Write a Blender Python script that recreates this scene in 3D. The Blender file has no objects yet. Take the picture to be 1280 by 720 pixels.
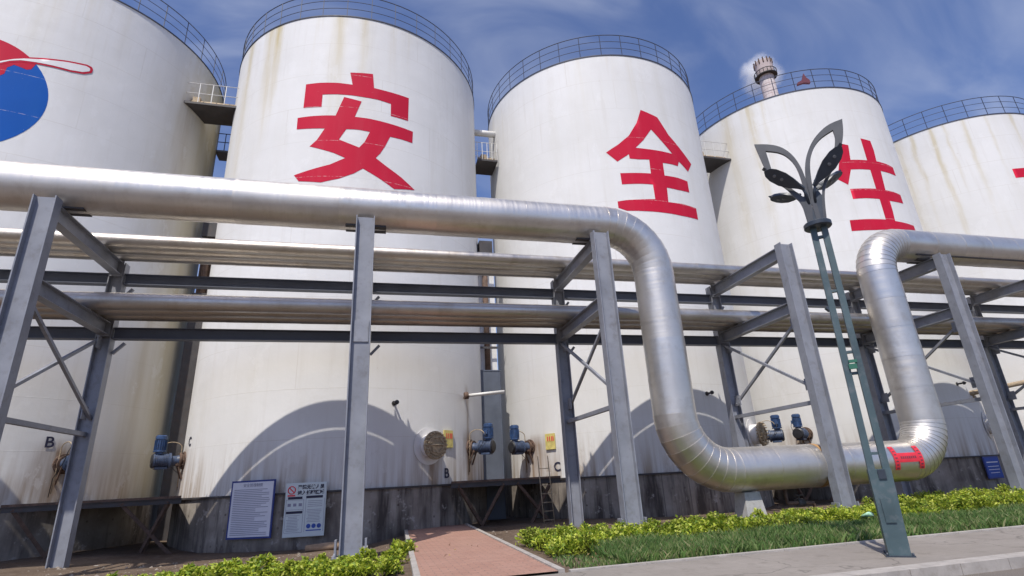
import bpy, bmesh, math, random
import numpy as np
from mathutils import Vector, Matrix
from mathutils.geometry import tessellate_polygon
PI = math.pi
random.seed(7)
rng = np.random.default_rng(11)
SC = bpy.context.scene
COL = SC.collection

# ------------------------------------------------------------------ mesh builder
class MB:
    def __init__(s):
        s.v = []; s.f = []; s.sm = []; s.uv = None
    def add(s, vs, fs, smooth=False):
        o = len(s.v); s.v += [tuple(p) for p in vs]
        for f in fs:
            s.f.append([i + o for i in f]); s.sm.append(smooth)
        return s
    def box(s, c, d, rz=0.0):
        x, y, z = d[0] / 2, d[1] / 2, d[2] / 2
        cs, sn = math.cos(rz), math.sin(rz)
        vs = []
        for a in (-x, x):
            for b in (-y, y):
                for e in (-z, z):
                    vs.append((c[0] + a * cs - b * sn, c[1] + a * sn + b * cs, c[2] + e))
        return s.add(vs, [(0, 1, 3, 2), (4, 6, 7, 5), (0, 4, 5, 1), (2, 3, 7, 6), (0, 2, 6, 4), (1, 5, 7, 3)])
    def bb(s, a, b):
        return s.box([(a[i] + b[i]) / 2 for i in range(3)], [abs(b[i] - a[i]) for i in range(3)])
    def bar(s, p0, p1, w, h, up=(0, 0, 1)):
        p0 = Vector(p0); p1 = Vector(p1); d = (p1 - p0).normalized(); up = Vector(up)
        if abs(d.dot(up)) > 0.98: up = Vector((0, 1, 0))
        x = d.cross(up).normalized(); y = x.cross(d).normalized()
        vs = []
        for p in (p0, p1):
            for a, b in ((-1, -1), (1, -1), (1, 1), (-1, 1)):
                vs.append(p + x * (a * w / 2) + y * (b * h / 2))
        return s.add(vs, [(3, 2, 1, 0), (4, 5, 6, 7), (0, 1, 5, 4), (1, 2, 6, 5), (2, 3, 7, 6), (3, 0, 4, 7)])
    def hbeam(s, p0, p1, w, h, t=0.03, up=(0, 0, 1)):
        """H section: two flanges of width w, normal to 'up', h apart, joined by a web"""
        p0 = Vector(p0); p1 = Vector(p1); d = (p1 - p0).normalized(); up = Vector(up)
        x = d.cross(up).normalized(); y = x.cross(d).normalized()
        a, b, q = w / 2, h / 2, t / 2
        prof = [(-a, -b), (a, -b), (a, -b + t), (q, -b + t), (q, b - t), (a, b - t), (a, b), (-a, b), (-a, b - t), (-q, b - t), (-q, -b + t), (-a, -b + t)]
        vs = [p0 + x * u + y * v for u, v in prof] + [p1 + x * u + y * v for u, v in prof]
        n = 12
        fs = [(i, (i + 1) % n, n + (i + 1) % n, n + i) for i in range(n)]
        fs += [(0, 11, 2, 1), (2, 11, 10, 3), (3, 10, 9, 4), (4, 9, 8, 5), (5, 8, 7, 6)]
        fs += [tuple(n + i for i in reversed(f)) for f in fs[n:n + 5]]
        return s.add(vs, fs)
    def tube(s, pts, r, seg=10, cap=True, closed=False, smooth=True):
        pts = [Vector(p) for p in pts]; n = len(pts)
        rr = r if isinstance(r, (list, tuple)) else [r] * n
        vs = []; prev = None
        for i, p in enumerate(pts):
            if closed: d = pts[(i + 1) % n] - pts[i - 1]
            else: d = pts[min(i + 1, n - 1)] - pts[max(i - 1, 0)]
            d.normalize()
            if prev is None:
                u = Vector((0, 0, 1)) if abs(d.z) < 0.9 else Vector((1, 0, 0))
                x = d.cross(u).normalized()
            else:
                x = (prev - d * prev.dot(d)).normalized()
            prev = x; y = d.cross(x)
            for k in range(seg):
                a = 2 * PI * k / seg
                vs.append(p + (x * math.cos(a) + y * math.sin(a)) * rr[i])
        fs = []
        for i in range(n if closed else n - 1):
            j = (i + 1) % n
            for k in range(seg):
                l = (k + 1) % seg
                fs.append((i * seg + k, i * seg + l, j * seg + l, j * seg + k))
        s.add(vs, fs, smooth)
        if cap and not closed:
            o = len(s.v) - len(vs)
            s.f.append([o + k for k in reversed(range(seg))]); s.sm.append(False)
            s.f.append([o + (n - 1) * seg + k for k in range(seg)]); s.sm.append(False)
        return s
    def lathe(s, prof, c=(0, 0, 0), seg=32, axis='z', split=True):
        """profile of (r, h); each band has its own rings so that edges stay crisp"""
        def P(r, h, a):
            u, v = r * math.cos(a), r * math.sin(a)
            return {'z': (c[0] + u, c[1] + v, c[2] + h), 'x': (c[0] + h, c[1] + u, c[2] + v), 'y': (c[0] + u, c[1] + h, c[2] - v)}[axis]
        for (r0, h0), (r1, h1) in zip(prof, prof[1:]):
            vs = [P(r0, h0, 2 * PI * k / seg) for k in range(seg)] + [P(r1, h1, 2 * PI * k / seg) for k in range(seg)]
            fs = [(k, (k + 1) % seg, seg + (k + 1) % seg, seg + k) for k in range(seg)]
            s.add(vs, fs, True)
        return s
    def prism(s, outer, y0, y1, holes=(), fn=None):
        """polygon in (x, z) extruded from y0 to y1"""
        fn = fn or (lambda x, z, y: (x, y, z))
        loops = [list(outer)] + [list(h) for h in holes]
        flat = [p for l in loops for p in l]
        tri = tessellate_polygon([[Vector((p[0], p[1], 0)) for p in l] for l in loops])
        n = len(flat)
        vs = [fn(x, z, y0) for x, z in flat] + [fn(x, z, y1) for x, z in flat]
        fs = [tuple(t) for t in tri] + [tuple(n + i for i in reversed(t)) for t in tri]
        o = 0
        for l in loops:
            m = len(l)
            for i in range(m):
                j = (i + 1) % m
                fs.append((o + i, o + j, n + o + j, n + o + i))
            o += m
        return s.add(vs, fs)
    def build(s, name, mat, parent=None, recalc=True):
        me = bpy.data.meshes.new(name)
        off = Vector((0, 0, 0))
        p = parent
        while p is not None:
            off += p.location; p = p.parent
        me.from_pydata([Vector(q) - off for q in s.v], [], s.f)
        me.polygons.foreach_set('use_smooth', s.sm)
        if recalc:
            bm = bmesh.new(); bm.from_mesh(me)
            bmesh.ops.recalc_face_normals(bm, faces=bm.faces)
            bm.to_mesh(me); bm.free()
        me.materials.append(mat)
        o = bpy.data.objects.new(name, me); COL.objects.link(o)
        if parent is not None: o.parent = parent
        return o

def tag(o, label=None, cat=None, group=None, kind=None):
    if label: o['label'] = label
    if cat: o['category'] = cat
    if group: o['group'] = group
    if kind: o['kind'] = kind
    return o
def thing(name, loc, label, cat, group=None):
    o = bpy.data.objects.new(name, None); COL.objects.link(o)
    o.empty_display_size = 0.3
    o.location = loc
    return tag(o, label, cat, group)
def copy_tree(o, parent=None):
    c = o.copy(); COL.objects.link(c)
    if parent is not None: c.parent = parent
    for ch in list(o.children): copy_tree(ch, c)
    return c

# ------------------------------------------------------------------ materials
class NT:
    """small wrapper for writing shader expressions"""
    def __init__(s, name):
        s.m = bpy.data.materials.new(name); s.m.use_nodes = True
        s.t = s.m.node_tree; s.n = s.t.nodes; s.bsdf = s.n['Principled BSDF']; s.out = s.n['Material Output']
        s._tc = None
    def link(s, a, b): s.t.links.new(a, b)
    def node(s, typ, ins=None, **kw):
        nd = s.n.new(typ)
        for k, v in kw.items(): setattr(nd, k, v)
        for k, v in (ins or {}).items():
            if isinstance(v, bpy.types.NodeSocket): s.link(v, nd.inputs[k])
            else: nd.inputs[k].default_value = v
        return nd
    def tc(s, what='Object'):
        if s._tc is None: s._tc = s.n.new('ShaderNodeTexCoord')
        return s._tc.outputs[what]
    def math(s, op, a, b=0.0, c=0.0, clamp=False):
        nd = s.n.new('ShaderNodeMath'); nd.operation = op; nd.use_clamp = clamp
        for i, v in enumerate((a, b, c)):
            if isinstance(v, bpy.types.NodeSocket): s.link(v, nd.inputs[i])
            else: nd.inputs[i].default_value = v
        return nd.outputs[0]
    def mapr(s, v, a, b, c=0.0, d=1.0, smooth=False):
        nd = s.node('ShaderNodeMapRange', {'Value': v, 'From Min': a, 'From Max': b, 'To Min': c, 'To Max': d})
        if smooth: nd.interpolation_type = 'SMOOTHSTEP'
        return nd.outputs[0]
    def xyz(s, v): 
        o = s.node('ShaderNodeSeparateXYZ', {0: v}).outputs
        return o[0], o[1], o[2]
    def comb(s, x, y, z): return s.node('ShaderNodeCombineXYZ', {0: x, 1: y, 2: z}).outputs[0]
    def noise(s, vec, scale, detail=4.0, rough=0.55, dist=0.0):
        return s.node('ShaderNodeTexNoise', {'Vector': vec, 'Scale': scale, 'Detail': detail, 'Roughness': rough, 'Distortion': dist}).outputs[0]
    def vscale(s, vec, sx, sy, sz):
        return s.node('ShaderNodeVectorMath', {0: vec, 1: (sx, sy, sz)}, operation='MULTIPLY').outputs[0]
    def mix(s, f, a, b):
        nd = s.n.new('ShaderNodeMix'); nd.data_type = 'RGBA'
        for k, v in ((0, f), (6, a), (7, b)):
            if isinstance(v, bpy.types.NodeSocket): s.link(v, nd.inputs[k])
            else: nd.inputs[k].default_value = v if k == 0 else (*v, 1.0)
        return nd.outputs[2]
    def bump(s, h, strength=0.3, dist=0.02):
        nd = s.node('ShaderNodeBump', {'Height': h, 'Strength': strength, 'Distance': dist})
        s.link(nd.outputs[0], s.bsdf.inputs['Normal'])
    def set(s, **kw):
        names = {'color': 'Base Color', 'rough': 'Roughness', 'metal': 'Metallic', 'spec': 'Specular IOR Level'}
        for k, v in kw.items():
            i = s.bsdf.inputs[names.get(k, k)]
            if isinstance(v, bpy.types.NodeSocket): s.link(v, i)
            elif isinstance(v, (tuple, list)): i.default_value = (*v, 1.0) if len(v) == 3 else v
            else: i.default_value = v
        return s

def simple(name, col, rough=0.6, metal=0.0, var=0.15, scale=3.0, dirt=None, dirt_amt=0.35, bump=0.0, spec=0.5):
    t = NT(name)
    nz = t.noise(t.tc(), scale, 5.0)
    lo = tuple(c * (1 - var) for c in col); hi = tuple(min(1, c * (1 + var)) for c in col)
    c = t.mix(t.mapr(nz, 0.3, 0.7), lo, hi)
    if dirt:
        d = t.noise(t.tc(), scale * 2.7, 6.0, 0.65)
        c = t.mix(t.math('MULTIPLY', t.mapr(d, 0.52, 0.72), dirt_amt), c, dirt)
    t.set(color=c, rough=t.mapr(nz, 0.2, 0.8, max(0.05, rough - 0.08), min(1, rough + 0.1)), metal=metal, spec=spec)
    if bump: t.bump(t.noise(t.tc(), scale * 8, 4.0), bump, 0.01)
    return t.m

M = {}
M['steel_blue'] = simple('blue_grey_steel_paint', (0.240, 0.250, 0.282), 0.5, 0.0, 0.14, 1.5, (0.10, 0.08, 0.065), 0.35)
M['steel_shaded'] = simple('shaded_steel_paint', (0.095, 0.108, 0.145), 0.5, 0.0, 0.14, 1.5)  # darker copy of the rack steel: shade on the back beams put into its colour
M['ductgrey'] = simple('duct_grey_paint', (0.10, 0.115, 0.145), 0.5, 0.0, 0.15, 1.5)
M['rail'] = simple('dark_rail_paint', (0.045, 0.055, 0.09), 0.6)
M['dark_steel'] = simple('dark_steel', (0.055, 0.05, 0.05), 0.6, 0.0, 0.3, 2.0, (0.09, 0.045, 0.025), 0.5)
M['rust'] = simple('rusty_steel', (0.125, 0.078, 0.055), 0.8, 0.0, 0.4, 5.0, (0.06, 0.035, 0.025), 0.7, 0.3)
M['rustlight'] = simple('rust_beige_metal', (0.42, 0.33, 0.22), 0.7, 0.2, 0.3, 8.0, (0.15, 0.08, 0.04), 0.8, 0.2)
M['motor_blue'] = simple('motor_blue_paint', (0.028, 0.068, 0.17), 0.5, 0.0, 0.35, 6.0, (0.045, 0.04, 0.04), 0.95)
M['gear'] = simple('gearbox_grey_blue_paint', (0.045, 0.068, 0.125), 0.5, 0.0, 0.4, 6.0, (0.06, 0.05, 0.04), 0.95)
M['black'] = simple('black_metal', (0.022, 0.022, 0.025), 0.45)
def mat_letter(name, col, fade):
    t = NT(name); g = t.node('ShaderNodeNewGeometry').outputs['Position']; x, y, z = t.xyz(g)
    n1 = t.noise(t.vscale(g, 1.4, 1.4, 0.18), 1.0, 5.0, 0.6); n2 = t.noise(g, 7.0, 5.0, 0.7); big = t.noise(g, 0.5, 3.0)
    c = t.mix(t.mapr(big, 0.3, 0.7), tuple(v * 0.9 for v in col), col)
    c = t.mix(t.math('MULTIPLY', t.mapr(n1, 0.5, 0.75), 0.35), c, fade)
    fz = t.math('FRACT', t.math('DIVIDE', t.math('SUBTRACT', z, 1.55), 1.9))
    seam = t.math('MAXIMUM', t.mapr(fz, 0.0, 0.010, 1.0, 0.0), t.mapr(fz, 0.990, 1.0, 0.0, 1.0))
    c = t.mix(t.math('MULTIPLY', seam, t.mapr(n2, 0.42, 0.6, 0.0, 0.75)), c, (0.66, 0.60, 0.58))
    c = t.mix(t.mapr(n2, 0.70, 0.74, 0.0, 0.8), c, (0.66, 0.60, 0.58))
    t.set(color=c, rough=0.72, spec=0.15); return t.m
M['red'] = mat_letter('red_letter_paint', (0.56, 0.012, 0.045), (0.52, 0.055, 0.085))
M['blue'] = mat_letter('blue_emblem_paint', (0.002, 0.095, 0.42), (0.02, 0.13, 0.42))
M['whitepaint'] = simple('white_paint', (0.76, 0.74, 0.72), 0.5, 0.0, 0.05, 0.7)
M['darkink'] = simple('dark_ink', (0.02, 0.02, 0.05), 0.6)
M['greyink'] = simple('grey_ink', (0.26, 0.26, 0.34), 0.6)
M['blueink'] = simple('blue_ink', (0.03, 0.08, 0.36), 0.6)
M['board'] = simple('board_face', (0.72, 0.72, 0.78), 0.4, 0.0, 0.05, 2.0)
M['boardblue'] = simple('board_blue_frame', (0.03, 0.05, 0.22), 0.5)
M['boardgreen'] = simple('board_pale_face', (0.62, 0.68, 0.68), 0.4, 0.0, 0.05, 2.0)
M['yellow'] = simple('yellow_sign_face', (0.62, 0.52, 0.17), 0.5, 0.0, 0.25, 4.0)
M['lampdark'] = simple('dark_lamp_paint', (0.035, 0.045, 0.06), 0.4, 0.0, 0.2, 3.0)
M['lampgrey'] = simple('grey_lamp_paint', (0.055, 0.058, 0.066), 0.45, 0.0, 0.15, 3.0)
M['lampgreen'] = simple('lamp_pole_paint', (0.060, 0.095, 0.105), 0.45, 0.0, 0.2, 2.0, (0.16, 0.17, 0.18), 0.5)
M['orange'] = simple('orange_band', (0.42, 0.24, 0.10), 0.5)
M['tapered'] = simple('red_tape', (0.70, 0.03, 0.05), 0.5)
M['maroon'] = simple('maroon_cloth', (0.13, 0.035, 0.055), 0.8)
M['motor_green'] = simple('green_clamp_paint', (0.03, 0.14, 0.09), 0.5)
M['lens'] = simple('lamp_lens', (0.16, 0.17, 0.18), 0.25)
M['plasticgreen'] = simple('pale_green_plastic', (0.40, 0.66, 0.45), 0.35)
M['pipewhite'] = simple('white_pipe_paint', (0.70, 0.69, 0.66), 0.5, 0.0, 0.08, 1.0, (0.4, 0.3, 0.2), 0.4)
M['kerb'] = simple('kerb_concrete', (0.36, 0.33, 0.30), 0.9, 0.0, 0.15, 3.0, (0.20, 0.17, 0.14), 0.5, 0.25)
M['crownc'] = simple('pale_crown_concrete', (0.52, 0.43, 0.41), 0.9, 0.0, 0.15, 0.5, (0.25, 0.17, 0.15), 0.5)
M['pier'] = simple('pier_concrete', (0.40, 0.39, 0.37), 0.9, 0.0, 0.15, 3.0, (0.22, 0.2, 0.18), 0.5, 0.25)

def mat_clad(name, tint=(0.74, 0.70, 0.645), rough=0.41, stain=0.35, wr=0.4):
    t = NT(name)
    uv = t.tc('UV'); u, v, w = t.xyz(uv)
    isl = t.node('ShaderNodeNewGeometry').outputs['Random Per Island']
    cir = t.noise(t.vscale(uv, 11.0, 0.35, 1.0), 1.0, 3.0, 0.6)
    lon = t.noise(t.vscale(uv, 0.5, 5.0, 1.0), 1.0, 3.0, 0.6)
    dent = t.noise(t.vscale(uv, 1.3, 1.1, 1.0), 1.0, 2.0, 0.5)
    big = t.noise(t.tc(), 0.8, 4.0)
    c = t.mix(t.mapr(big, 0.35, 0.7), tuple(x * 0.86 for x in tint), tint)
    c = t.mix(t.math('MULTIPLY', isl, 0.30), c, tuple(x * 0.70 for x in tint))
    c = t.mix(t.math('MULTIPLY', t.mapr(t.noise(t.tc(), 1.7, 6.0, 0.65), 0.5, 0.75), stain), c, (0.32, 0.25, 0.17))
    ru = t.math('ABSOLUTE', t.math('SUBTRACT', t.math('FRACT', t.math('MULTIPLY', v, 6.0)), 0.5))
    r = t.math('ADD', t.mapr(cir, 0.3, 0.7, rough - 0.06, rough + 0.08), t.mapr(isl, 0.0, 1.0, -0.07, 0.09))
    t.set(color=c, rough=r, metal=0.88)
    h = t.math('ADD', t.math('MULTIPLY', cir, 0.55), t.math('MULTIPLY', lon, 0.4))
    h = t.math('ADD', h, t.math('MULTIPLY', dent, 1.1))
    t.bump(h, wr, 0.016)
    return t.m
M['clad'] = mat_clad('aluminium_cladding')
M['cladsmall'] = mat_clad('small_pipe_cladding', (0.60, 0.56, 0.51), 0.40, 0.5, 0.3)

RT = 6.95
def mat_tank(name, stains=(), gap_grime_shade=None, seed=0.0, topdrip=0.6, drips=(), gap_dark=1.0):
    """white tank paint with weld seams, rust drips off the rim, grime, rust below the fittings and painted gap shade"""
    t = NT(name)
    x, y, z = t.xyz(t.tc())
    th = t.math('ARCTAN2', x, t.math('MULTIPLY', y, -1.0))
    s = t.math('MULTIPLY', th, RT)
    v = t.comb(s, seed, z)
    big = t.noise(v, 0.22, 5.0, 0.6)
    st1 = t.noise(t.vscale(v, 1.1, 1, 0.09), 1.0, 5.0, 0.6)
    st2 = t.noise(t.vscale(v, 3.6, 1, 0.22), 1.0, 4.0, 0.6)
    c = t.mix(t.mapr(big, 0.3, 0.72), (0.68, 0.67, 0.645), (0.765, 0.755, 0.735))
    c = t.mix(t.math('MULTIPLY', t.mapr(st1, 0.5, 0.75), 0.30), c, (0.60, 0.57, 0.50))
    c = t.mix(t.math('MULTIPLY', t.mapr(st2, 0.56, 0.72), 0.16), c, (0.52, 0.48, 0.42))
    s_raw = s; s = t.math('ADD', s, t.math('MULTIPLY', t.math('SUBTRACT', t.noise(t.vscale(v, 1.0, 1, 0.5), 1.0, 4.0, 0.65), 0.5), 0.55))
    # drips under the rim
    fall = t.mapr(z, 17.5, 24.2, 0.0, 1.0)
    fall = t.math('POWER', fall, 1.6)
    d = t.math('MULTIPLY', t.mapr(t.noise(t.vscale(v, 0.75, 1, 0.03), 1.0, 4.0, 0.65), 0.55, 0.72), fall)
    c = t.mix(t.math('MULTIPLY', d, topdrip), c, (0.52, 0.42, 0.20))
    for (s0, wd, ln, amt) in drips:
        g = t.math('POWER', 2.718, t.math('MULTIPLY', t.math('POWER', t.math('DIVIDE', t.math('SUBTRACT', s, s0), wd), 2.0), -1.0))
        f = t.mapr(z, 24.2 - ln, 24.2, 0.0, 1.0)
        c = t.mix(t.math('MULTIPLY', t.math('MULTIPLY', g, f), t.mapr(st2, 0.3, 0.6, 0.3 * amt, amt)), c, (0.50, 0.40, 0.17))
    # foot grime
    foot = t.math('MULTIPLY', t.mapr(z, 1.5, 3.9, 1.0, 0.0), t.mapr(st2, 0.30, 0.62))
    foot = t.math('POWER', foot, 1.35)
    c = t.mix(t.math('MULTIPLY', foot, 0.85), c, (0.30, 0.215, 0.135))
    # plate seams
    fz = t.math('FRACT', t.math('DIVIDE', t.math('SUBTRACT', z, 1.55), 1.9))
    seam = t.math('MAXIMUM', t.mapr(fz, 0.0, 0.012, 1.0, 0.0), t.mapr(fz, 0.988, 1.0, 0.0, 1.0))
    row = t.math('FLOOR', t.math('DIVIDE', t.math('SUBTRACT', z, 1.55), 1.9))
    fs = t.math('FRACT', t.math('ADD', t.math('DIVIDE', s_raw, 7.0), t.math('MULTIPLY', row, 0.37)))
    vs = t.mapr(t.math('ABSOLUTE', t.math('SUBTRACT', fs, 0.5)), 0.0, 0.0035, 1.0, 0.0)
    seam = t.math('MAXIMUM', seam, vs)
    c = t.mix(t.math('MULTIPLY', seam, t.mapr(big, 0.38, 0.62, 0.10, 0.42)), c, (0.50, 0.45, 0.38))
    for (s0, z0, wd, ht, amt) in stains:
        g = t.math('POWER', 2.718, t.math('MULTIPLY', t.math('POWER', t.math('DIVIDE', t.math('SUBTRACT', s, s0), wd), 2.0), -1.0))
        f = t.math('MULTIPLY', t.mapr(z, z0 - ht, z0, 0.55, 1.0), t.mapr(z, z0, z0 + 0.55, 1.0, 0.0))
        n2 = t.mapr(st2, 0.30, 0.62, 0.25, 1.0)
        c = t.mix(t.math('MULTIPLY', t.math('MULTIPLY', t.math('MULTIPLY', g, f), n2), amt), c, (0.20, 0.115, 0.055))
    if gap_grime_shade:
        s0, s1, amt = gap_grime_shade
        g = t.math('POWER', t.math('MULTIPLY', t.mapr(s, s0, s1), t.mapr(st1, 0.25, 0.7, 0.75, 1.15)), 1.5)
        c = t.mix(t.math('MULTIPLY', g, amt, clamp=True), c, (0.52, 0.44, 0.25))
        g2 = t.mapr(t.math('ADD', s, t.math('MULTIPLY', st2, 1.0)), s1 - 0.3 * gap_dark, s1 + 1.3)  # dark edge at the gap: dirt, with the shade of the gap painted in
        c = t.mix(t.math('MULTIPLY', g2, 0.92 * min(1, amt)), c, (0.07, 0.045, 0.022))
    t.set(color=c, rough=0.62, spec=0.22)
    h = t.math('ADD', t.math('ADD', t.math('MULTIPLY', t.noise(v, 0.55, 2.0), 0.6), t.math('MULTIPLY', t.noise(v, 1.7, 3.0), 0.25)), t.math('MULTIPLY', seam, 0.05))
    pt = t.noise(t.vscale(v, 0.9, 1, 0.5), 1.0, 6.0, 0.7)
    c = t.mix(t.mapr(pt, 0.585, 0.60, 0.0, 0.22), c, (0.80, 0.795, 0.78))
    c = t.mix(t.mapr(t.noise(v, 3.2, 6.0, 0.75), 0.66, 0.72, 0.0, 0.35), c, (0.45, 0.38, 0.30))
    t.set(color=c)
    t.bump(h, 0.35, 0.10)
    return t.m

def mat_plinth(seed, ribs=0.35):
    t = NT('plinth_concrete')
    x, y, z = t.xyz(t.tc())
    th = t.math('ARCTAN2', x, t.math('MULTIPLY', y, -1.0))
    s = t.math('MULTIPLY', th, RT)
    v = t.comb(s, seed, z)
    big = t.noise(v, 0.7, 6.0, 0.6)
    st = t.noise(t.vscale(v, 2.2, 1, 0.25), 1.0, 5.0, 0.65)
    c = t.mix(t.mapr(big, 0.3, 0.7), (0.17, 0.142, 0.118), (0.42, 0.375, 0.325))
    c = t.mix(t.math('MULTIPLY', t.math('MULTIPLY', t.mapr(st, 0.44, 0.62), t.mapr(t.noise(v, 0.40, 3.0), 0.30, 0.52)), 0.95), c, (0.065, 0.052, 0.045))
    a = t.math('SUBTRACT', t.math('FRACT', t.math('MULTIPLY', s, 1.9)), 0.5)
    b = t.math('SUBTRACT', t.math('FRACT', t.math('MULTIPLY', z, 1.9)), 0.5)
    dd = t.math('ADD', t.math('POWER', a, 2.0), t.math('POWER', b, 2.0))
    c = t.mix(t.math('MULTIPLY', t.mapr(dd, 0.004, 0.009, 1.0, 0.0), t.mapr(big, 0.45, 0.6, 0.0, 0.7)), c, (0.07, 0.045, 0.035))
    jo = t.mapr(t.math('ABSOLUTE', t.math('SUBTRACT', t.math('FRACT', t.math('DIVIDE', s, 1.15)), 0.5)), 0.0, 0.03, 1.0, 0.0)
    c = t.mix(t.math('MULTIPLY', jo, ribs), c, (0.06, 0.05, 0.045))
    pe = t.noise(v, 2.6, 6.0, 0.7)
    c = t.mix(t.mapr(pe, 0.60, 0.66, 0.0, 0.6), c, (0.50, 0.46, 0.42))
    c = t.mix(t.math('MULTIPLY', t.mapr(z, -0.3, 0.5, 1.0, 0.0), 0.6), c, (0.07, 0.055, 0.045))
    t.set(color=c, rough=0.9)
    t.bump(t.noise(v, 6.0, 5.0), 0.4, 0.03)
    return t.m

def mat_soil():
    t = NT('bare_soil')
    p = t.tc()
    a = t.noise(p, 0.35, 6.0, 0.6); b = t.noise(p, 4.5, 6.0, 0.7)
    c = t.mix(t.mapr(a, 0.3, 0.7), (0.085, 0.058, 0.042), (0.17, 0.125, 0.09))
    c = t.mix(t.math('MULTIPLY', t.mapr(b, 0.5, 0.75), 0.6), c, (0.24, 0.19, 0.145))
    t.set(color=c, rough=0.95, spec=0.2)
    t.bump(t.math('ADD', b, t.noise(p, 22.0, 3.0)), 0.7, 0.05)
    return t.m
def mat_road():
    t = NT('asphalt')
    p = t.tc()
    a = t.noise(p, 0.3, 5.0); b = t.noise(p, 60.0, 2.0, 0.7)
    c = t.mix(t.mapr(a, 0.3, 0.7), (0.10, 0.085, 0.072), (0.16, 0.135, 0.115))
    c = t.mix(t.mapr(b, 0.45, 0.7), c, (0.20, 0.175, 0.15))
    t.set(color=c, rough=0.9); t.bump(b, 0.4, 0.01)
    return t.m
def mat_walk():
    t = NT('sidewalk_concrete')
    p = t.tc()
    x, y, z = t.xyz(p)
    a = t.noise(p, 0.5, 6.0, 0.6); b = t.noise(p, 9.0, 5.0, 0.7)
    c = t.mix(t.mapr(a, 0.3, 0.7), (0.20, 0.175, 0.150), (0.28, 0.25, 0.22))
    c = t.mix(t.math('MULTIPLY', t.mapr(b, 0.52, 0.75), 0.5), c, (0.17, 0.15, 0.13))
    jx = t.math('ABSOLUTE', t.math('SUBTRACT', t.math('FRACT', t.math('DIVIDE', x, 0.62)), 0.5))
    jy = t.math('ABSOLUTE', t.math('SUBTRACT', t.math('FRACT', t.math('DIVIDE', y, 0.31)), 0.5))
    j = t.math('MAXIMUM', t.mapr(jx, 0.0, 0.012, 1.0, 0.0), t.mapr(jy, 0.0, 0.024, 1.0, 0.0))
    c = t.mix(t.math('MULTIPLY', j, t.mapr(a, 0.35, 0.65, 0.10, 0.40)), c, (0.10, 0.09, 0.08))
    vo = t.node('ShaderNodeTexVoronoi', {'Vector': t.node('ShaderNodeVectorMath', {0: p, 1: t.node('ShaderNodeTexNoise', {'Vector': p, 'Scale': 1.5, 'Detail': 4.0}).outputs[1]}, operation='ADD').outputs[0], 'Scale': 0.45}, feature='DISTANCE_TO_EDGE')
    c = t.mix(t.mapr(vo.outputs[0], 0.0, 0.012, 0.6, 0.0), c, (0.07, 0.06, 0.05))
    c = t.mix(t.mapr(t.noise(p, 1.8, 6.0, 0.7), 0.56, 0.66, 0.0, 0.45), c, (0.13, 0.11, 0.09))
    t.set(color=c, rough=0.88)
    t.bump(t.math('SUBTRACT', b, t.math('MULTIPLY', j, 0.8)), 0.3, 0.02)
    return t.m
def mat_brick():
    t = NT('red_brick_paving')
    p = t.tc()
    br = t.node('ShaderNodeTexBrick', {'Vector': p, 'Color1': (0.38, 0.21, 0.155, 1), 'Color2': (0.32, 0.17, 0.125, 1), 'Mortar': (0.22, 0.14, 0.11, 1),
        'Scale': 1.0, 'Mortar Size': 0.012, 'Brick Width': 0.30, 'Row Height': 0.15, 'Mortar Smooth': 0.3})
    a = t.noise(p, 0.9, 6.0, 0.62); b = t.noise(p, 7.0, 4.0, 0.6)
    c = t.mix(t.math('MULTIPLY', t.mapr(a, 0.4, 0.7), 0.55), br.outputs[0], (0.36, 0.22, 0.17))
    c = t.mix(t.math('MULTIPLY', t.mapr(b, 0.55, 0.75), 0.5), c, (0.17, 0.10, 0.075))
    t.set(color=c, rough=0.85)
    t.bump(t.math('ADD', t.math('MULTIPLY', br.outputs[1], -0.6), t.math('MULTIPLY', b, 0.5)), 0.4, 0.02)
    return t.m
def mat_leaf(name, cols, trans=0.35):
    t = NT(name)
    g = t.node('ShaderNodeNewGeometry')
    r = g.outputs['Random Per Island']
    ramp = t.n.new('ShaderNodeValToRGB'); t.link(r, ramp.inputs[0])
    el = ramp.color_ramp.elements
    el[0].position = 0.0; el[0].color = (*cols[0], 1); el[1].position = 1.0; el[1].color = (*cols[-1], 1)
    for i, c in enumerate(cols[1:-1]):
        e = el.new((i + 1) / (len(cols) - 1)); e.color = (*c, 1)
    c = t.mix(t.math('MULTIPLY', t.mapr(t.noise(t.tc(), 0.9, 3.0), 0.4, 0.65), 0.45), ramp.outputs[0], cols[0])
    t.set(color=c, rough=0.5, spec=0.3)
    tr = t.node('ShaderNodeBsdfTranslucent', {'Color': c})
    mx = t.node('ShaderNodeMixShader', {0: trans, 1: t.bsdf.outputs[0], 2: tr.outputs[0]})
    t.link(mx.outputs[0], t.out.inputs['Surface'])
    return t.m
M['soil'] = mat_soil(); M['road'] = mat_road(); M['walk'] = mat_walk(); M['brick'] = mat_brick()
M['leaf'] = mat_leaf('golden_privet_leaf', [(0.06, 0.12, 0.02), (0.22, 0.33, 0.03), (0.46, 0.54, 0.05), (0.58, 0.63, 0.08), (0.66, 0.66, 0.16)])
M['twig'] = simple('shrub_twig', (0.10, 0.065, 0.035), 0.9)
M['blade'] = mat_leaf('grass_blade', [(0.065, 0.13, 0.035), (0.11, 0.21, 0.05), (0.20, 0.29, 0.085), (0.36, 0.33, 0.17)], 0.3)

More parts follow.
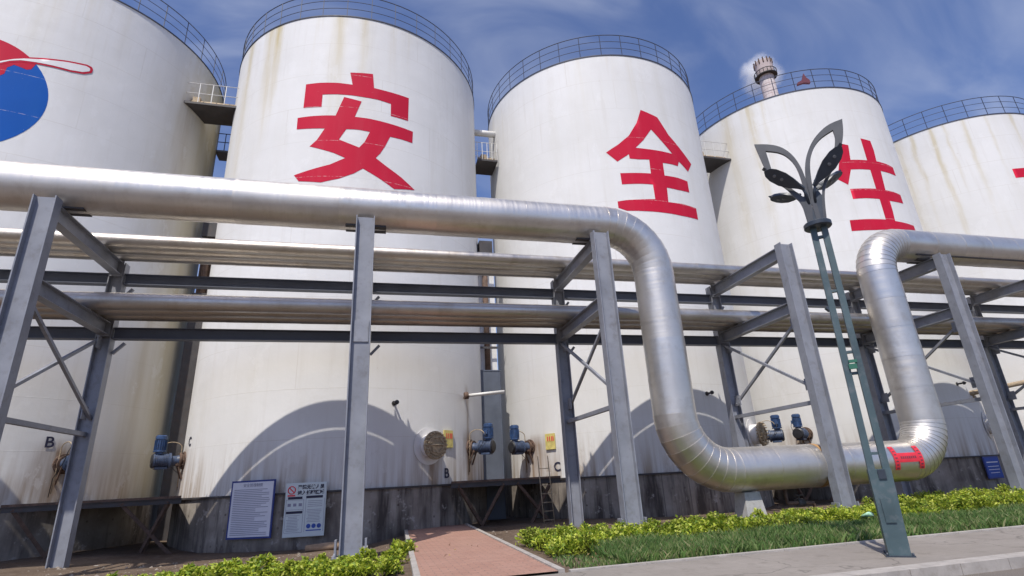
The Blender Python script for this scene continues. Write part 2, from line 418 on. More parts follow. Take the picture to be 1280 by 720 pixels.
# ------------------------------------------------------------------ camera
CH = 1.6
Rm = ((0.97052, 0.03450, 0.23850), (-0.23589, 0.33525, 0.91212), (-0.04849, -0.94150, 0.33346))
def ray(x, y): return Vector((x - 640, y - 360, 671.0))
Zc = ray(540, -1518).normalized()
Xc = ray(3340, 456); Xc = (Xc - Zc * Xc.dot(Zc)).normalized()
Yc = Zc.cross(Xc)
cam = bpy.data.cameras.new('camera'); cam.lens = 36.0 * 671 / 1280; cam.sensor_width = 36.0; cam.clip_end = 5000
co = bpy.data.objects.new('camera', cam); COL.objects.link(co)
# world axes expressed in camera axes (x right, y down, z forward) -> blender camera matrix
W = Matrix((Xc, Yc, Zc))                      # world = W @ cam
right = W @ Vector((1, 0, 0)); upv = W @ Vector((0, -1, 0)); fwd = W @ Vector((0, 0, 1))
m = Matrix((right, upv, -fwd)).transposed().to_4x4(); m.translation = Vector((0, 0, CH))
co.matrix_world = m
SC.camera = co

# ------------------------------------------------------------------ light
SUN_EL = math.radians(58.3); SX, SY = 0.50, 0.866
ce = math.cos(SUN_EL) / math.hypot(SX, SY)
sd = Vector((SX * ce, SY * ce, -math.sin(SUN_EL)))
sl = bpy.data.lights.new('sun', 'SUN'); sl.energy = 4.05; sl.angle = math.radians(0.5); sl.color = (1.0, 0.95, 0.87)
so = bpy.data.objects.new('sun', sl); COL.objects.link(so); so.rotation_euler = sd.to_track_quat('-Z', 'Y').to_euler(); so.location = (-20, -30, 60)
wd = bpy.data.worlds.new('World'); SC.world = wd; wd.use_nodes = True
nt = wd.node_tree; bg = nt.nodes['Background']
sky = nt.nodes.new('ShaderNodeTexSky'); sky.sky_type = 'NISHITA'; sky.sun_disc = False
sky.sun_elevation = SUN_EL; sky.sun_rotation = math.atan2(-SX, -SY); sky.air_density = 1.0; sky.dust_density = 1.2; sky.ozone_density = 2.5
def wn(typ, ins=None, **kw):
    nd = nt.nodes.new(typ)
    for k, v in kw.items(): setattr(nd, k, v)
    for k, v in (ins or {}).items():
        if isinstance(v, bpy.types.NodeSocket): nt.links.new(v, nd.inputs[k])
        else: nd.inputs[k].default_value = v
    return nd
tcw = wn('ShaderNodeTexCoord')
mp = wn('ShaderNodeMapping', {'Vector': tcw.outputs['Generated'], 'Rotation': (0.5, 0.3, -0.7), 'Scale': (0.8, 3.0, 2.4)})
cn = wn('ShaderNodeTexNoise', {'Vector': mp.outputs[0], 'Scale': 2.3, 'Detail': 5.0, 'Roughness': 0.48, 'Distortion': 1.1})
cr = wn('ShaderNodeMapRange', {'Value': cn.outputs[0], 'From Min': 0.36, 'From Max': 0.90, 'To Min': 0.0, 'To Max': 0.40}); cr.interpolation_type = 'SMOOTHSTEP'
tint = wn('ShaderNodeMix', {0: 1.0, 6: sky.outputs[0], 7: (0.97, 1.02, 1.31, 1)}, data_type='RGBA', blend_type='MULTIPLY')
cm = wn('ShaderNodeMix', {0: cr.outputs[0], 6: tint.outputs[2], 7: (6.5, 6.9, 8.0, 1)}, data_type='RGBA')
nt.links.new(cm.outputs[2], bg.inputs[0]); bg.inputs[1].default_value = 0.106
SC.view_settings.view_transform = 'Standard'; SC.view_settings.look = 'None'; SC.view_settings.gamma = 1.0; SC.view_settings.use_curve_mapping = False
SC.view_settings.exposure = 0.12

# ------------------------------------------------------------------ ground, road, walk, path
def gz(x, y):
    """soil falls gently towards the tank bases"""
    if y < 10.4: return -0.17 if y < 7.9 else -0.06
    t = min(1.0, max(0.0, (y - 14.0) / 8.0)); t = t * t * (3 - 2 * t)
    A = float(np.interp(x, [-9, -6, 0.4, 1.6, 8, 14], [0.08, 0.30, 0.31, 0.05, 0.10, 0.16]))
    return -0.03 - A * t
xs = [-2500, -600, -150, -60, -30] + [-24 + 1.0 * i for i in range(85)] + [70, 100, 200, 700, 2500]
ys = [-2500, -600, -150, -40, 0, 7.0, 7.9, 7.95, 10.3, 10.41] + [10.8 + 0.5 * i for i in range(30)] + [27, 30, 40, 70, 200, 700, 2500]
mb = MB(); nx = len(xs)
vs = [(x, y, gz(x, y) - (0.04 if y < 7.92 else 0) + (random.uniform(-0.02, 0.02) if 10.6 < y < 26 else 0)) for y in ys for x in xs]
mb.add(vs, [(j * nx + i, j * nx + i + 1, (j + 1) * nx + i + 1, (j + 1) * nx + i) for j in range(len(ys) - 1) for i in range(nx - 1)], True)
tag(mb.build('ground', M['soil']), 'bare brown soil yard around the tank bases', kind='structure')
mb = MB(); mb.bb((-400, -14, -0.30), (400, 7.45, -0.15)); tag(mb.build('road', M['road']), 'grey brown asphalt road', kind='structure')
mb = MB(); mb.bb((-400, 7.79, -0.3), (400, 10.17, 0.0)); tag(mb.build('sidewalk', M['walk']), 'grey concrete sidewalk strip beside the grass', kind='structure')
mb = MB()
x = -40.0
while x < 80:
    mb.bb((x, 7.45, -0.3), (x + 0.988, 7.775, 0.012)); x += 1.0
tag(mb.build('kerb', M['kerb']), 'grey kerb stones along the road', kind='structure')
mb = MB()
x = -40.0
while x < 80:
    if not (0.2 < x + 0.75 and x < 3.45): mb.bb((x, 10.175, -0.3), (x + 1.49, 10.30, 0.03))
    x += 1.5
tag(mb.build('kerb', M['kerb']), 'narrow concrete edging between sidewalk and grass', kind='structure')
def pz(y): return 0.012 - 0.045 * max(0.0, y - 10.2) / 14.0 + 0.02
PL0, PL1 = (0.88, 10.18), (1.42, 23.6); PR0, PR1 = (3.27, 10.18), (3.72, 23.6)
mb = MB(); rows = 24
vs = []
for i in range(rows + 1):
    f = i / rows; y = PL0[1] + f * (PL1[1] - PL0[1])
    xa = PL0[0] + f * (PL1[0] - PL0[0]); xb = PR0[0] + f * (PR1[0] - PR0[0])
    for k in range(7): vs.append((xa + (xb - xa) * k / 6, y, pz(y) + (0.004 if y < 10.4 else 0)))
mb.add(vs, [(i * 7 + k, i * 7 + k + 1, (i + 1) * 7 + k + 1, (i + 1) * 7 + k) for i in range(rows) for k in range(6)], True)
tag(mb.build('path', M['brick']), 'red brick path from the sidewalk to the tanks', kind='structure')
for (a, b, sg) in ((PL0, PL1, -1), (PR0, PR1, 1)):
    mb = MB()
    for i in range(14):
        f0 = i / 14; f1 = (i + 0.985) / 14
        y0 = a[1] + f0 * (b[1] - a[1]); y1 = a[1] + f1 * (b[1] - a[1]); x0 = a[0] + f0 * (b[0] - a[0]); x1 = a[0] + f1 * (b[0] - a[0])
        q = []
        for (xx, yy) in ((x0, y0), (x0 + sg * 0.12, y0), (x1 + sg * 0.12, y1), (x1, y1)):
            q += [(xx, yy, pz(yy) + 0.03), (xx, yy, pz(yy) - 0.4)]
        mb.add(q, [(0, 2, 4, 6), (1, 7, 5, 3), (0, 1, 3, 2), (2, 3, 5, 4), (4, 5, 7, 6), (6, 7, 1, 0)])
    tag(mb.build('path_edging', M['kerb']), 'pale concrete edging of the brick path, ' + ('shrub and signboard side' if sg < 0 else 'grass side'), kind='structure')

# ------------------------------------------------------------------ tanks
TC = {1: (-16.47, 29.12), 2: (-1.35, 29.12), 3: (13.76, 28.98), 4: (28.91, 28.91), 5: (43.99, 28.84)}
HT = 24.24; PZ = 1.53; BZ = -0.4
def cylpt(t, s, z, r=RT):
    a = s / RT; return (TC[t][0] + r * math.sin(a), TC[t][1] - r * math.cos(a), z)
def wrap_poly(t, outer, holes=(), off=0.010, thick=0.006):
    """a painted shape given in (arc length, height), cut finely and laid round the shell"""
    loops = [list(outer)] + [list(h) for h in holes]
    flat = [p for l in loops for p in l]
    tri = tessellate_polygon([[Vector((p[0], p[1], 0)) for p in l] for l in loops])
    bm = bmesh.new()
    bv = [bm.verts.new((p[0], 0, p[1])) for p in flat]
    for q in tri:
        try: bm.faces.new([bv[i] for i in q])
        except ValueError: pass
    lo = min(p[0] for p in flat); hi = max(p[0] for p in flat)
    k = math.floor(lo / 0.2) * 0.2
    while k < hi:
        bmesh.ops.bisect_plane(bm, geom=bm.verts[:] + bm.edges[:] + bm.faces[:], plane_co=(k, 0, 0), plane_no=(1, 0, 0)); k += 0.2
    bm.verts.index_update()
    mb = MB()
    mb.add([cylpt(t, v.co.x, v.co.z, RT + off) for v in bm.verts], [[v.index for v in f.verts] for f in bm.faces], True)
    bm.free()
    return mb
AN_A = [(-0.35,20.68),(0.72,20.79),(0.8,19.96),(1.32,19.94),(2.55,19.94),(2.53,18.56),(1.65,18.55),(1.64,19.25),(0.99,19.32),(0.38,19.32),(-0.21,19.34),(-0.89,19.35),(-1.57,19.33),(-1.57,18.62),(-2.44,18.63),(-2.42,20.0),(-1.71,20.03),(-0.93,20.02),(-0.21,19.97)]
AN_B = [(-0.56,19.21),(0.25,19.05),(-0.02,18.13),(0.68,18.13),(1.73,18.08),(2.8,18.03),(2.78,17.36),(2.21,17.37),(1.65,17.35),(1.42,16.74),(1.21,16.31),(1.01,16.02),(1.53,15.67),(2.25,15.26),(2.94,14.79),(1.91,14.56),(1.22,14.96),(0.46,15.36),(0.07,15.05),(-0.55,14.74),(-1.33,14.53),(-2.33,14.65),(-2.58,14.99),(-1.79,15.22),(-0.99,15.46),(-0.34,15.83),(-0.87,16.08),(-1.97,16.45),(-1.66,16.78),(-1.34,17.4),(-2.04,17.43),(-2.67,17.46),(-2.68,18.1),(-2.01,18.12),(-1.33,18.13),(-0.89,18.13),(-0.73,18.67)]
AN_H = [(-0.37,17.4),(0.13,17.43),(0.7,17.4),(0.48,16.8),(0.25,16.46),(-0.25,16.64),(-0.67,16.81)]
QUAN = [(-0.04,20.5),(0.97,20.19),(1.57,19.18),(2.36,18.46),(3.15,17.78),(2.67,17.13),(2.26,17.43),(2.02,17.58),(1.87,17.25),(1.45,17.26),(0.83,17.22),(0.81,16.44),(1.66,16.48),(2.45,16.45),(2.44,15.76),(1.5,15.7),(0.83,15.71),(0.77,14.83),(1.7,14.89),(2.8,14.89),(2.79,14.21),(1.54,14.15),(0.45,14.17),(-0.71,14.19),(-1.61,14.22),(-2.03,14.41),(-2.03,14.78),(-1.54,14.83),(-0.8,14.87),(0.0,14.92),(-0.0,15.79),(-0.77,15.79),(-1.69,15.76),(-1.7,16.43),(-1.16,16.43),(-0.02,16.45),(0.01,17.31),(-0.57,17.27),(-1.09,17.31),(-1.1,17.58),(-1.76,17.14),(-2.3,17.74),(-1.59,18.2),(-0.96,18.74),(-0.4,19.6)]
QUAN_H = [(0.42,19.28),(0.9,18.73),(1.61,17.96),(0.88,17.96),(0.02,17.96),(-0.67,17.99),(-0.15,18.52)]
SHENG = [(-0.33,20.38),(0.39,20.28),(0.43,19.58),(0.36,18.81),(1.19,18.76),(1.83,18.67),(1.86,18.07),(1.18,18.11),(0.45,18.14),(0.33,16.8),(0.99,16.77),(1.63,16.68),(1.63,16.09),(0.95,16.08),(0.4,16.08),(0.38,15.43),(0.31,14.74),(1.13,14.71),(2.02,14.68),(2.04,14.38),(0.18,14.16),(-1.29,14.1),(-2.59,14.12),(-2.53,14.81),(-1.69,14.81),(-0.35,14.79),(-0.33,16.14),(-1.22,16.18),(-2.0,16.16),(-2.0,16.83),(-1.31,16.83),(-0.35,16.83),(-0.34,18.14),(-1.02,18.15),(-1.61,18.14),(-2.03,17.12),(-2.52,17.52),(-2.24,18.49),(-1.71,19.97),(-1.31,19.85),(-1.45,18.81),(-0.83,18.81),(-0.35,18.8)]

tank_labels = {
    1: 'white storage tank painted with the red and blue globe emblem',
    2: 'white storage tank painted with the red character 安',
    3: 'white storage tank painted with the red character 全',
    4: 'white storage tank painted with the red character 生, chimney behind it',
    5: 'white storage tank cut by the picture edge, start of a red stroke on it'}
tank_mats = {
    1: mat_tank('tank_paint_grimy', [(5.9, 3.4, 0.8, 2.2, 0.9), (4.2, 2.2, 1.6, 1.2, 0.4), (8.3, 21.0, 0.5, 9.0, 0.4)], (5.8, 12.0, 1.2), 3.1, 0.3, gap_dark=1.2),
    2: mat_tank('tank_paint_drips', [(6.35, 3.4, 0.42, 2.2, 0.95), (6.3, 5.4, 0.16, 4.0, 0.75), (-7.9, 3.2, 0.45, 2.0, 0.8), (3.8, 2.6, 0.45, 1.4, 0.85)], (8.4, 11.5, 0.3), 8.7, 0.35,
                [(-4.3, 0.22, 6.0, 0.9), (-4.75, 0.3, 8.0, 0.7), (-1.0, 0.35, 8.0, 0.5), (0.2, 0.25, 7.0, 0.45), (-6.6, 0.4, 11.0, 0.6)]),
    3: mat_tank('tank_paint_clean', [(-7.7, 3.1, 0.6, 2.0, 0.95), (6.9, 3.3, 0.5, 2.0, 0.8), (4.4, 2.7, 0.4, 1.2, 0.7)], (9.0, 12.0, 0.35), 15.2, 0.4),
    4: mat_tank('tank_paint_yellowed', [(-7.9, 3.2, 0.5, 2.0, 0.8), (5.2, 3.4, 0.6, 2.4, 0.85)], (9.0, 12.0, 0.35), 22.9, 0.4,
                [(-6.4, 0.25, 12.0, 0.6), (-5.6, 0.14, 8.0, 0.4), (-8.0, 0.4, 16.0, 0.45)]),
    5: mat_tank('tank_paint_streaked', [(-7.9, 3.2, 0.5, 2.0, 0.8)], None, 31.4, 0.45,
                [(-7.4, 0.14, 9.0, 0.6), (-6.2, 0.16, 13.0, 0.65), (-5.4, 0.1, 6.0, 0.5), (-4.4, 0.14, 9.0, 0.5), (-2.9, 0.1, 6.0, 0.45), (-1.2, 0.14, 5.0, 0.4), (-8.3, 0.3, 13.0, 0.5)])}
NP = 36
tanks = {}
def nozzle(t, s, z, root):
    mb = MB()
    a = s / RT; n = Vector((math.sin(a), -math.cos(a), 0))
    p = Vector(cylpt(t, s, z))
    mb.tube([p - n * 0.05, p + n * 0.42], 0.045, 8)
    mb.tube([p + n * 0.30, p + n * 0.36], 0.09, 10)
    mb.tube([p - n * 0.02, p + n * 0.02], 0.10, 10)
    return mb.build('nozzle', M['dark_steel'], root)
for t in range(1, 6):
    cx, cy = TC[t]
    root = thing('storage_tank', (cx, cy, BZ), tank_labels[t], 'storage tank', 'row of white storage tanks'); tanks[t] = root
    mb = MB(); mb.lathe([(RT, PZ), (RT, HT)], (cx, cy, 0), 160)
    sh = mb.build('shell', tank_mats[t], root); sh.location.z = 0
    # object coordinates of the shell measure height from the tank's base; shift so that z reads as world height
    sh.data.transform(Matrix.Translation((0, 0, BZ))); sh.location.z = -BZ
    mb = MB(); mb.lathe([(RT + 0.0, HT), (RT + 0.035, HT), (RT + 0.035, HT - 0.06), (RT + 0.003, HT - 0.06)], (cx, cy, 0), 160)
    mb.build('top_angle', M['rail'], root)
    mb = MB(); mb.lathe([(RT - 0.01, HT + 0.004), (3.5, HT + 0.55), (0.01, HT + 0.75)], (cx, cy, 0), 96)
    mb.build('roof', M['pipewhite'], root)
    mb = MB(); mb.lathe([(7.06, BZ), (7.06, PZ)], (cx, cy, 0), 128)
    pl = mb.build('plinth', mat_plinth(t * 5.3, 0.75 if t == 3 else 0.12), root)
    mb = MB(); mb.lathe([(7.063, PZ - 0.03), (7.14, PZ - 0.03), (7.14, PZ + 0.035), (RT + 0.002, PZ + 0.045)], (cx, cy, 0), 128)
    mb.build('base_ring', M['dark_steel'], root)
    # railing on the roof edge
    rl = MB(); rr = RT - 0.02; ph = random.uniform(0, 0.15)
    for k in range(NP):
        a = 2 * PI * k / NP + ph
        x, y = cx + rr * math.sin(a), cy - rr * math.cos(a)
        rl.bar((x, y, HT - 0.1), (x, y, HT + 1.46), 0.032, 0.032)
    for h, rad in ((0.50, 0.017), (0.98, 0.017), (1.46, 0.026)):
        rl.tube([(cx + rr * math.sin(2 * PI * k / 108), cy - rr * math.cos(2 * PI * k / 108), HT + h) for k in range(108)], rad, 6, closed=True)
    rl.build('railing', M['rail'], root)
    nozzle(t, {1: -1.0, 2: 2.15, 3: 1.15, 4: 1.05, 5: 1.1}[t], {1: 4.7, 2: 4.75, 3: 4.9, 4: 5.2, 5: 5.0}[t], root)
    # round man door
    s0 = {1: 1.2, 2: 3.75, 3: 4.35, 4: 3.2, 5: 3.6}[t]
    a = s0 / RT; n = Vector((math.sin(a), -math.cos(a), 0)); p = Vector(cylpt(t, s0, 3.08)); tx = Vector((math.cos(a), math.sin(a), 0)); uz = Vector((0, 0, 1))
    mb = MB(); mb.tube([p - n * 0.1, p + n * 0.42], 0.46, 28); mb.tube([p + n * 0.0, p + n * 0.02], 0.74, 28)
    neck = mb.build('man_door_neck', M['whitepaint'], root)
    mb = MB(); mb.tube([p + n * 0.42, p + n * 0.50], 0.56, 28); mb.tube([p + n * 0.50, p + n * 0.56], 0.40, 24)
    for k in range(20):
        q = p + (tx * math.cos(k * PI / 10) + uz * math.sin(k * PI / 10)) * 0.49
        mb.tube([q + n * 0.36, q + n * 0.62], 0.032, 6)
    mb.tube([p + n * 0.58 + (tx * math.cos(k * 0.3) + uz * math.sin(k * 0.3)) * (0.30 + 0.05 * math.sin(k * 2.0)) for k in range(22)], 0.025, 5)
    mb.tube([p + n * 0.60 - tx * 0.3, p + n * 0.68, p + n * 0.60 + tx * 0.3], 0.03, 6)
    mb.build('man_door_cover', M['rustlight'], root)
wrap_poly(2, AN_A).build('painted_character', M['red'], tanks[2])
o = wrap_poly(2, AN_B, [AN_H]).build('painted_character', M['red'], tanks[2])
wrap_poly(3, QUAN, [QUAN_H]).build('painted_character', M['red'], tanks[3])
wrap_poly(4, SHENG).build('painted_character', M['red'], tanks[4])
CHAN = [[(-2.60, 19.76), (2.5, 19.76), (2.5, 19.06), (-2.60, 19.06)], [(-0.35, 20.6), (0.4, 20.6), (0.4, 19.755), (-0.35, 19.755)]]
mb = wrap_poly(5, CHAN[0]); b2 = wrap_poly(5, CHAN[1]); mb.add(b2.v, b2.f, True)
mb.build('painted_character', M['red'], tanks[5])
# globe emblem on the first tank
gcx, gcz, gr = -0.05, 17.45, 2.75
circ = lambda r, a0, a1, n: [(gcx + r * math.cos(a0 + (a1 - a0) * i / n), gcz + r * math.sin(a0 + (a1 - a0) * i / n)) for i in range(n + 1)]
o = wrap_poly(1, circ(gr, 0, 2 * PI, 64)[:-1], off=0.008).build('painted_globe', M['blue'], tanks[1])
a0 = math.atan2(19.23 - gcz, 1.94 - gcx)
capo = [(gcx + (gr + 0.004) * math.cos(a), gcz + (gr + 0.004) * math.sin(a)) for a in [a0 + (PI - 0.55 - a0) * i / 24 for i in range(25)]]
bot = [(-2.0, 18.7), (-1.5, 18.9), (-1.0, 18.45), (-0.4, 18.7), (0.3, 18.2), (1.02, 18.35), (1.13, 18.48), (1.15, 18.8), (1.34, 19.0), (1.58, 18.95), (1.77, 18.9), (1.9, 18.97)]
wrap_poly(1, capo + bot, off=0.013).build('painted_red_cap', M['red'], tanks[1])
sw = [(-1.2, 18.0), (0.0, 18.75), (0.86, 19.11), (1.27, 19.35), (1.59, 19.49), (2.2, 19.69), (2.94, 19.91), (3.6, 20.06), (3.78, 20.03), (3.83, 19.95), (3.84, 19.84), (3.82, 19.72), (3.57, 19.52), (3.15, 19.41), (2.56, 19.36), (1.98, 19.29), (1.53, 19.21), (1.21, 19.08), (0.91, 18.87), (0.0, 18.4), (-1.0, 17.75)]
wrap_poly(1, sw, off=0.018).build('painted_swoosh', M['red'], tanks[1])
swi = [(-1.05, 18.0), (0.0, 18.66), (0.86, 19.03), (1.27, 19.27), (1.59, 19.41), (2.2, 19.61), (2.94, 19.83), (3.58, 19.97), (3.72, 19.93), (3.75, 19.84), (3.73, 19.76), (3.52, 19.60), (3.12, 19.49), (2.54, 19.44), (1.96, 19.37), (1.49, 19.29), (1.17, 19.15), (0.87, 18.94), (0.0, 18.5), (-0.9, 17.92)]
wrap_poly(1, swi, off=0.023).build('painted_swoosh_fill', M['whitepaint'], tanks[1])

def font_text(body, size, name, mat, parent, origin, xdir, align='CENTER', ext=0.003, bold=0.0):
    cu = bpy.data.curves.new(name, 'FONT'); cu.body = body; cu.size = size; cu.align_x = align; cu.align_y = 'CENTER'; cu.extrude = ext; cu.offset = bold
    cu.materials.append(mat)
    o = bpy.data.objects.new(name, cu); COL.objects.link(o)
    xd = Vector(xdir).normalized(); zd = Vector((0, 0, 1)); nd = xd.cross(zd)
    mm = Matrix((xd, zd, nd)).transposed().to_4x4()
    off = Vector((0, 0, 0)); p = parent
    while p is not None: off += p.location; p = p.parent
    mm.translation = Vector(origin) - off
    dg = bpy.context.evaluated_depsgraph_get()
    me = bpy.data.meshes.new_from_object(o.evaluated_get(dg)); me.name = name
    bpy.data.objects.remove(o); bpy.data.curves.remove(cu)
    if not me.materials: me.materials.append(mat)
    o = bpy.data.objects.new(name, me); COL.objects.link(o)
    o.parent = parent; o.matrix_local = mm
    return o
for t, ch, s, z, sz in ((1, 'B', 5.35, 3.75, 0.55), (2, 'B', 4.72, 1.98, 0.55), (2, 'C', -7.25, 3.75, 0.5), (3, 'C', -6.35, 2.05, 0.55)):
    a = s / RT
    font_text(ch, sz, 'painted_letter', M['darkink'], tanks[t], cylpt(t, s, z, RT + 0.02), (math.cos(a), math.sin(a), 0), bold=0.008)

# ------------------------------------------------------------------ mixer drives bolted to the tank sides
def make_drive(label):
    root = thing('mixer_drive', (0, 0, 0), label, 'mixer motor', 'blue mixer drives on the tank sides')
    mb = MB(); mb.lathe([(0.001, -0.06), (0.42, -0.06), (0.42, 0.06), (0.30, 0.07), (0.30, 0.16), (0.36, 0.16), (0.36, 0.24), (0.001, 0.24)], axis='x', seg=24)
    for k in range(10):
        a = k * PI / 5; mb.tube([(-0.0, 0.36 * math.cos(a), 0.36 * math.sin(a)), (0.11, 0.36 * math.cos(a), 0.36 * math.sin(a))], 0.03, 6)
    mb.build('mounting_flange', M['rust'], root)
    mb = MB(); mb.lathe([(0.26, 0.24), (0.22, 0.34), (0.22, 0.55), (0.36, 0.58), (0.36, 0.66), (0.31, 0.68), (0.31, 1.22), (0.34, 1.24), (0.34, 1.31)], axis='x', seg=24)
    for k in range(7): mb.lathe([(0.31, 0.73 + k * 0.07), (0.335, 0.735 + k * 0.07), (0.335, 0.755 + k * 0.07), (0.31, 0.76 + k * 0.07)], axis='x', seg=24)
    mb.box((0.95, 0, -0.34), (0.5, 0.42, 0.10))
    g = mb.build('gearbox', M['gear'], root)
    mb = MB(); mb.lathe([(0.34, 1.31), (0.27, 1.37), (0.001, 1.38)], axis='x', seg=24); mb.build('end_cover', M['black'], g)
    mb = MB(); mb.lathe([(0.17, 0.30), (0.17, 0.40), (0.27, 0.40), (0.27, 0.46), (0.22, 0.47), (0.22, 0.98), (0.25, 0.99), (0.25, 1.13), (0.20, 1.17), (0.001, 1.17)], (1.08, 0, 0), 22)
    for k in range(18):
        a = 2 * PI * k / 18; mb.box((1.08 + 0.235 * math.cos(a), 0.235 * math.sin(a), 0.72), (0.05, 0.012, 0.46), a)
    mb.box((1.08, -0.27, 0.72), (0.18, 0.12, 0.2))
    mo = mb.build('motor', M['motor_blue'], root)
    mb = MB(); mb.lathe([(0.19, 1.172), (0.19, 1.19), (0.001, 1.19)], (1.08, 0, 0), 20); mb.build('fan_cover', M['black'], mo)
    mb = MB(); mb.tube([(0.95, -0.28, 0.70)] + [(0.55 + 0.42 * math.cos(a), -0.28, 0.62 + 0.26 * math.sin(a)) for a in [PI * i / 10 for i in range(11)]] + [(0.12, -0.28, 0.1), (0.08, -0.28, -1.2)], 0.022, 6)
    mb.build('conduit', M['rustlight'], root)
    mb = MB(); mb.tube([(1.08, -0.33, 0.72), (1.05, -0.42, 0.45), (0.85, -0.40, 0.05), (0.5, -0.36, -0.25), (0.1, -0.34, -0.6), (0.06, -0.34, -1.35)], 0.016, 6); mb.build('cable', M['black'], root)
    mb = MB(); mb.bar((0.30, 0.18, -0.12), (0.02, 0.18, -0.85), 0.06, 0.06); mb.bar((0.30, -0.18, -0.12), (0.02, -0.18, -0.85), 0.06, 0.06); mb.bar((0.32, -0.24, -0.2), (0.32, 0.24, -0.2), 0.08, 0.08)
    mb.build('support_bracket', M['rust'], root)
    return root
drives = [(1, 5.95, 3.0, 'blue mixer motor behind the leaning post on the emblem tank'),
          (2, -7.9, 3.05, 'blue and grey mixer motor beside the painted letter C, between emblem tank and 安 tank'),
          (2, 6.55, 3.05, 'blue mixer motor on the 安 tank next to the dark steel duct'),
          (3, -8.0, 3.05, 'blue mixer motor above the thin ladder on the 全 tank'),
          (3, 6.45, 3.05, 'blue mixer motor next to the round cover above the low pipe'),
          (4, -7.35, 3.15, 'blue mixer motor over the low pipe on the 生 tank'),
          (4, 5.0, 3.3, 'blue mixer motor behind the post on the side of the 生 tank with the blue board')]
proto = make_drive(drives[0][3])
for i, (t, s, z, lab) in enumerate(drives):
    o = proto if i == 0 else copy_tree(proto)
    o.location = cylpt(t, s, z); a = s / RT
    o.rotation_euler = (0, 0, math.atan2(-math.cos(a), math.sin(a))); o['label'] = lab; o.scale = (0.86, 0.86, 0.86)

# ------------------------------------------------------------------ small signs and boards
def flat_sign(name, t, s, z, w, h, frame_m, face_m, label, cat, rad=RT + 0.05, group=None, fr=0.06):
    a = s / RT; p = Vector(cylpt(t, s, z, rad)); n = Vector((math.sin(a), -math.cos(a), 0)); tx = Vector((math.cos(a), math.sin(a), 0)); uz = Vector((0, 0, 1))
    root = thing(name, p - uz * h / 2, label, cat, group)
    mb = MB(); mb.bar(p - tx * w / 2, p + tx * w / 2, 0.04, h); mb.build('frame', frame_m, root)
    q = p + n * 0.024
    mb = MB(); mb.bar(q - tx * (w / 2 - fr), q + tx * (w / 2 - fr), 0.012, h - 2 * fr); mb.build('panel', face_m, root)
    return root, p + n * 0.034, tx, uz, n
def strips(root, name, mat, p, tx, uz, items):
    mb = MB()
    for (x, z, w, h) in items:
        c = p + tx * x + uz * z
        mb.bar(c - tx * w / 2, c + tx * w / 2, 0.006, h)
    return mb.build(name, mat, root)
rt, p, tx, uz, n = flat_sign('notice_board', 2, -2.78, 1.08, 1.72, 1.95, M['boardblue'], M['board'], 'tall white notice board of small text in a blue frame', 'notice board', 7.22)
font_text('安全管理制度', 0.13, 'title_text', M['greyink'], rt, p + uz * 0.80, tx)
rows = []
for k in range(26):
    w = random.choice([1.40, 1.38, 1.30, 0.9, 1.42, 1.1]); rows.append((-0.72 + w / 2, 0.66 - k * 0.060, w, 0.020))
strips(rt, 'text_lines', M['greyink'], p, tx, uz, rows)
rt, p, tx, uz, n = flat_sign('warning_board', 2, -0.90, 0.98, 1.42, 1.80, M['boardgreen'], M['boardgreen'], 'pale warning board with red round emblem, black headline and text boxes', 'warning board', 7.22, fr=0.012)
font_text('严禁无关人员', 0.155, 'title_text', M['darkink'], rt, p + uz * 0.74 + tx * 0.17, tx, bold=0.006)
font_text('进入储罐区域', 0.155, 'title_text', M['darkink'], rt, p + uz * 0.55 + tx * 0.17, tx, bold=0.006)
mb = MB(); c = p + uz * 0.66 - tx * 0.50
mb.tube([c + (tx * math.cos(k * PI / 14) + uz * math.sin(k * PI / 14)) * 0.125 for k in range(28)], 0.018, 6, closed=True)
mb.bar(c - tx * 0.09 + uz * 0.09, c + tx * 0.09 - uz * 0.09, 0.01, 0.035); mb.bar(c - tx * 0.13 - uz * 0.185, c + tx * 0.13 - uz * 0.185, 0.008, 0.05)
mb.build('red_emblem', M['tapered'], rt)
for it in ((-0.36, 0.39, 0.50, 0.085), (0.31, 0.405, 0.58, 0.085), (-0.36, -0.09, 0.56, 0.085)): strips(rt, 'headline_bar', M['darkink'], p, tx, uz, [it])
L = []
for k in range(4): L.append((0.34, 0.27 - k * 0.06, 0.5, 0.014))
for k in range(9): L.append((0.32, -0.02 - k * 0.05, random.uniform(0.35, 0.52), 0.013))
for k in range(11): L.append((-0.40, -0.19 - k * 0.05, random.uniform(0.3, 0.5), 0.013))
for xx in (-0.66, -0.06, 0.02, 0.66): L.append((xx, -0.2, 0.010, 1.1))
for zz in (0.32, 0.0, -0.75): L.append((-0.36, zz, 0.6, 0.010))
for xx in (-0.55, -0.36, -0.17): L.append((xx, 0.16, 0.11, 0.10))
strips(rt, 'text_lines', M['greyink'], p, tx, uz, L)
mb = MB()
for xx in (0.16, 0.34, 0.52):
    c = p + tx * xx - uz * 0.56; mb.tube([c, c + n * 0.006], 0.075, 18)
c = p + tx * 0.34 - uz * 0.70; mb.bar(c - tx * 0.26, c + tx * 0.26, 0.006, 0.035)
mb.build('round_symbols', M['blueink'], rt)
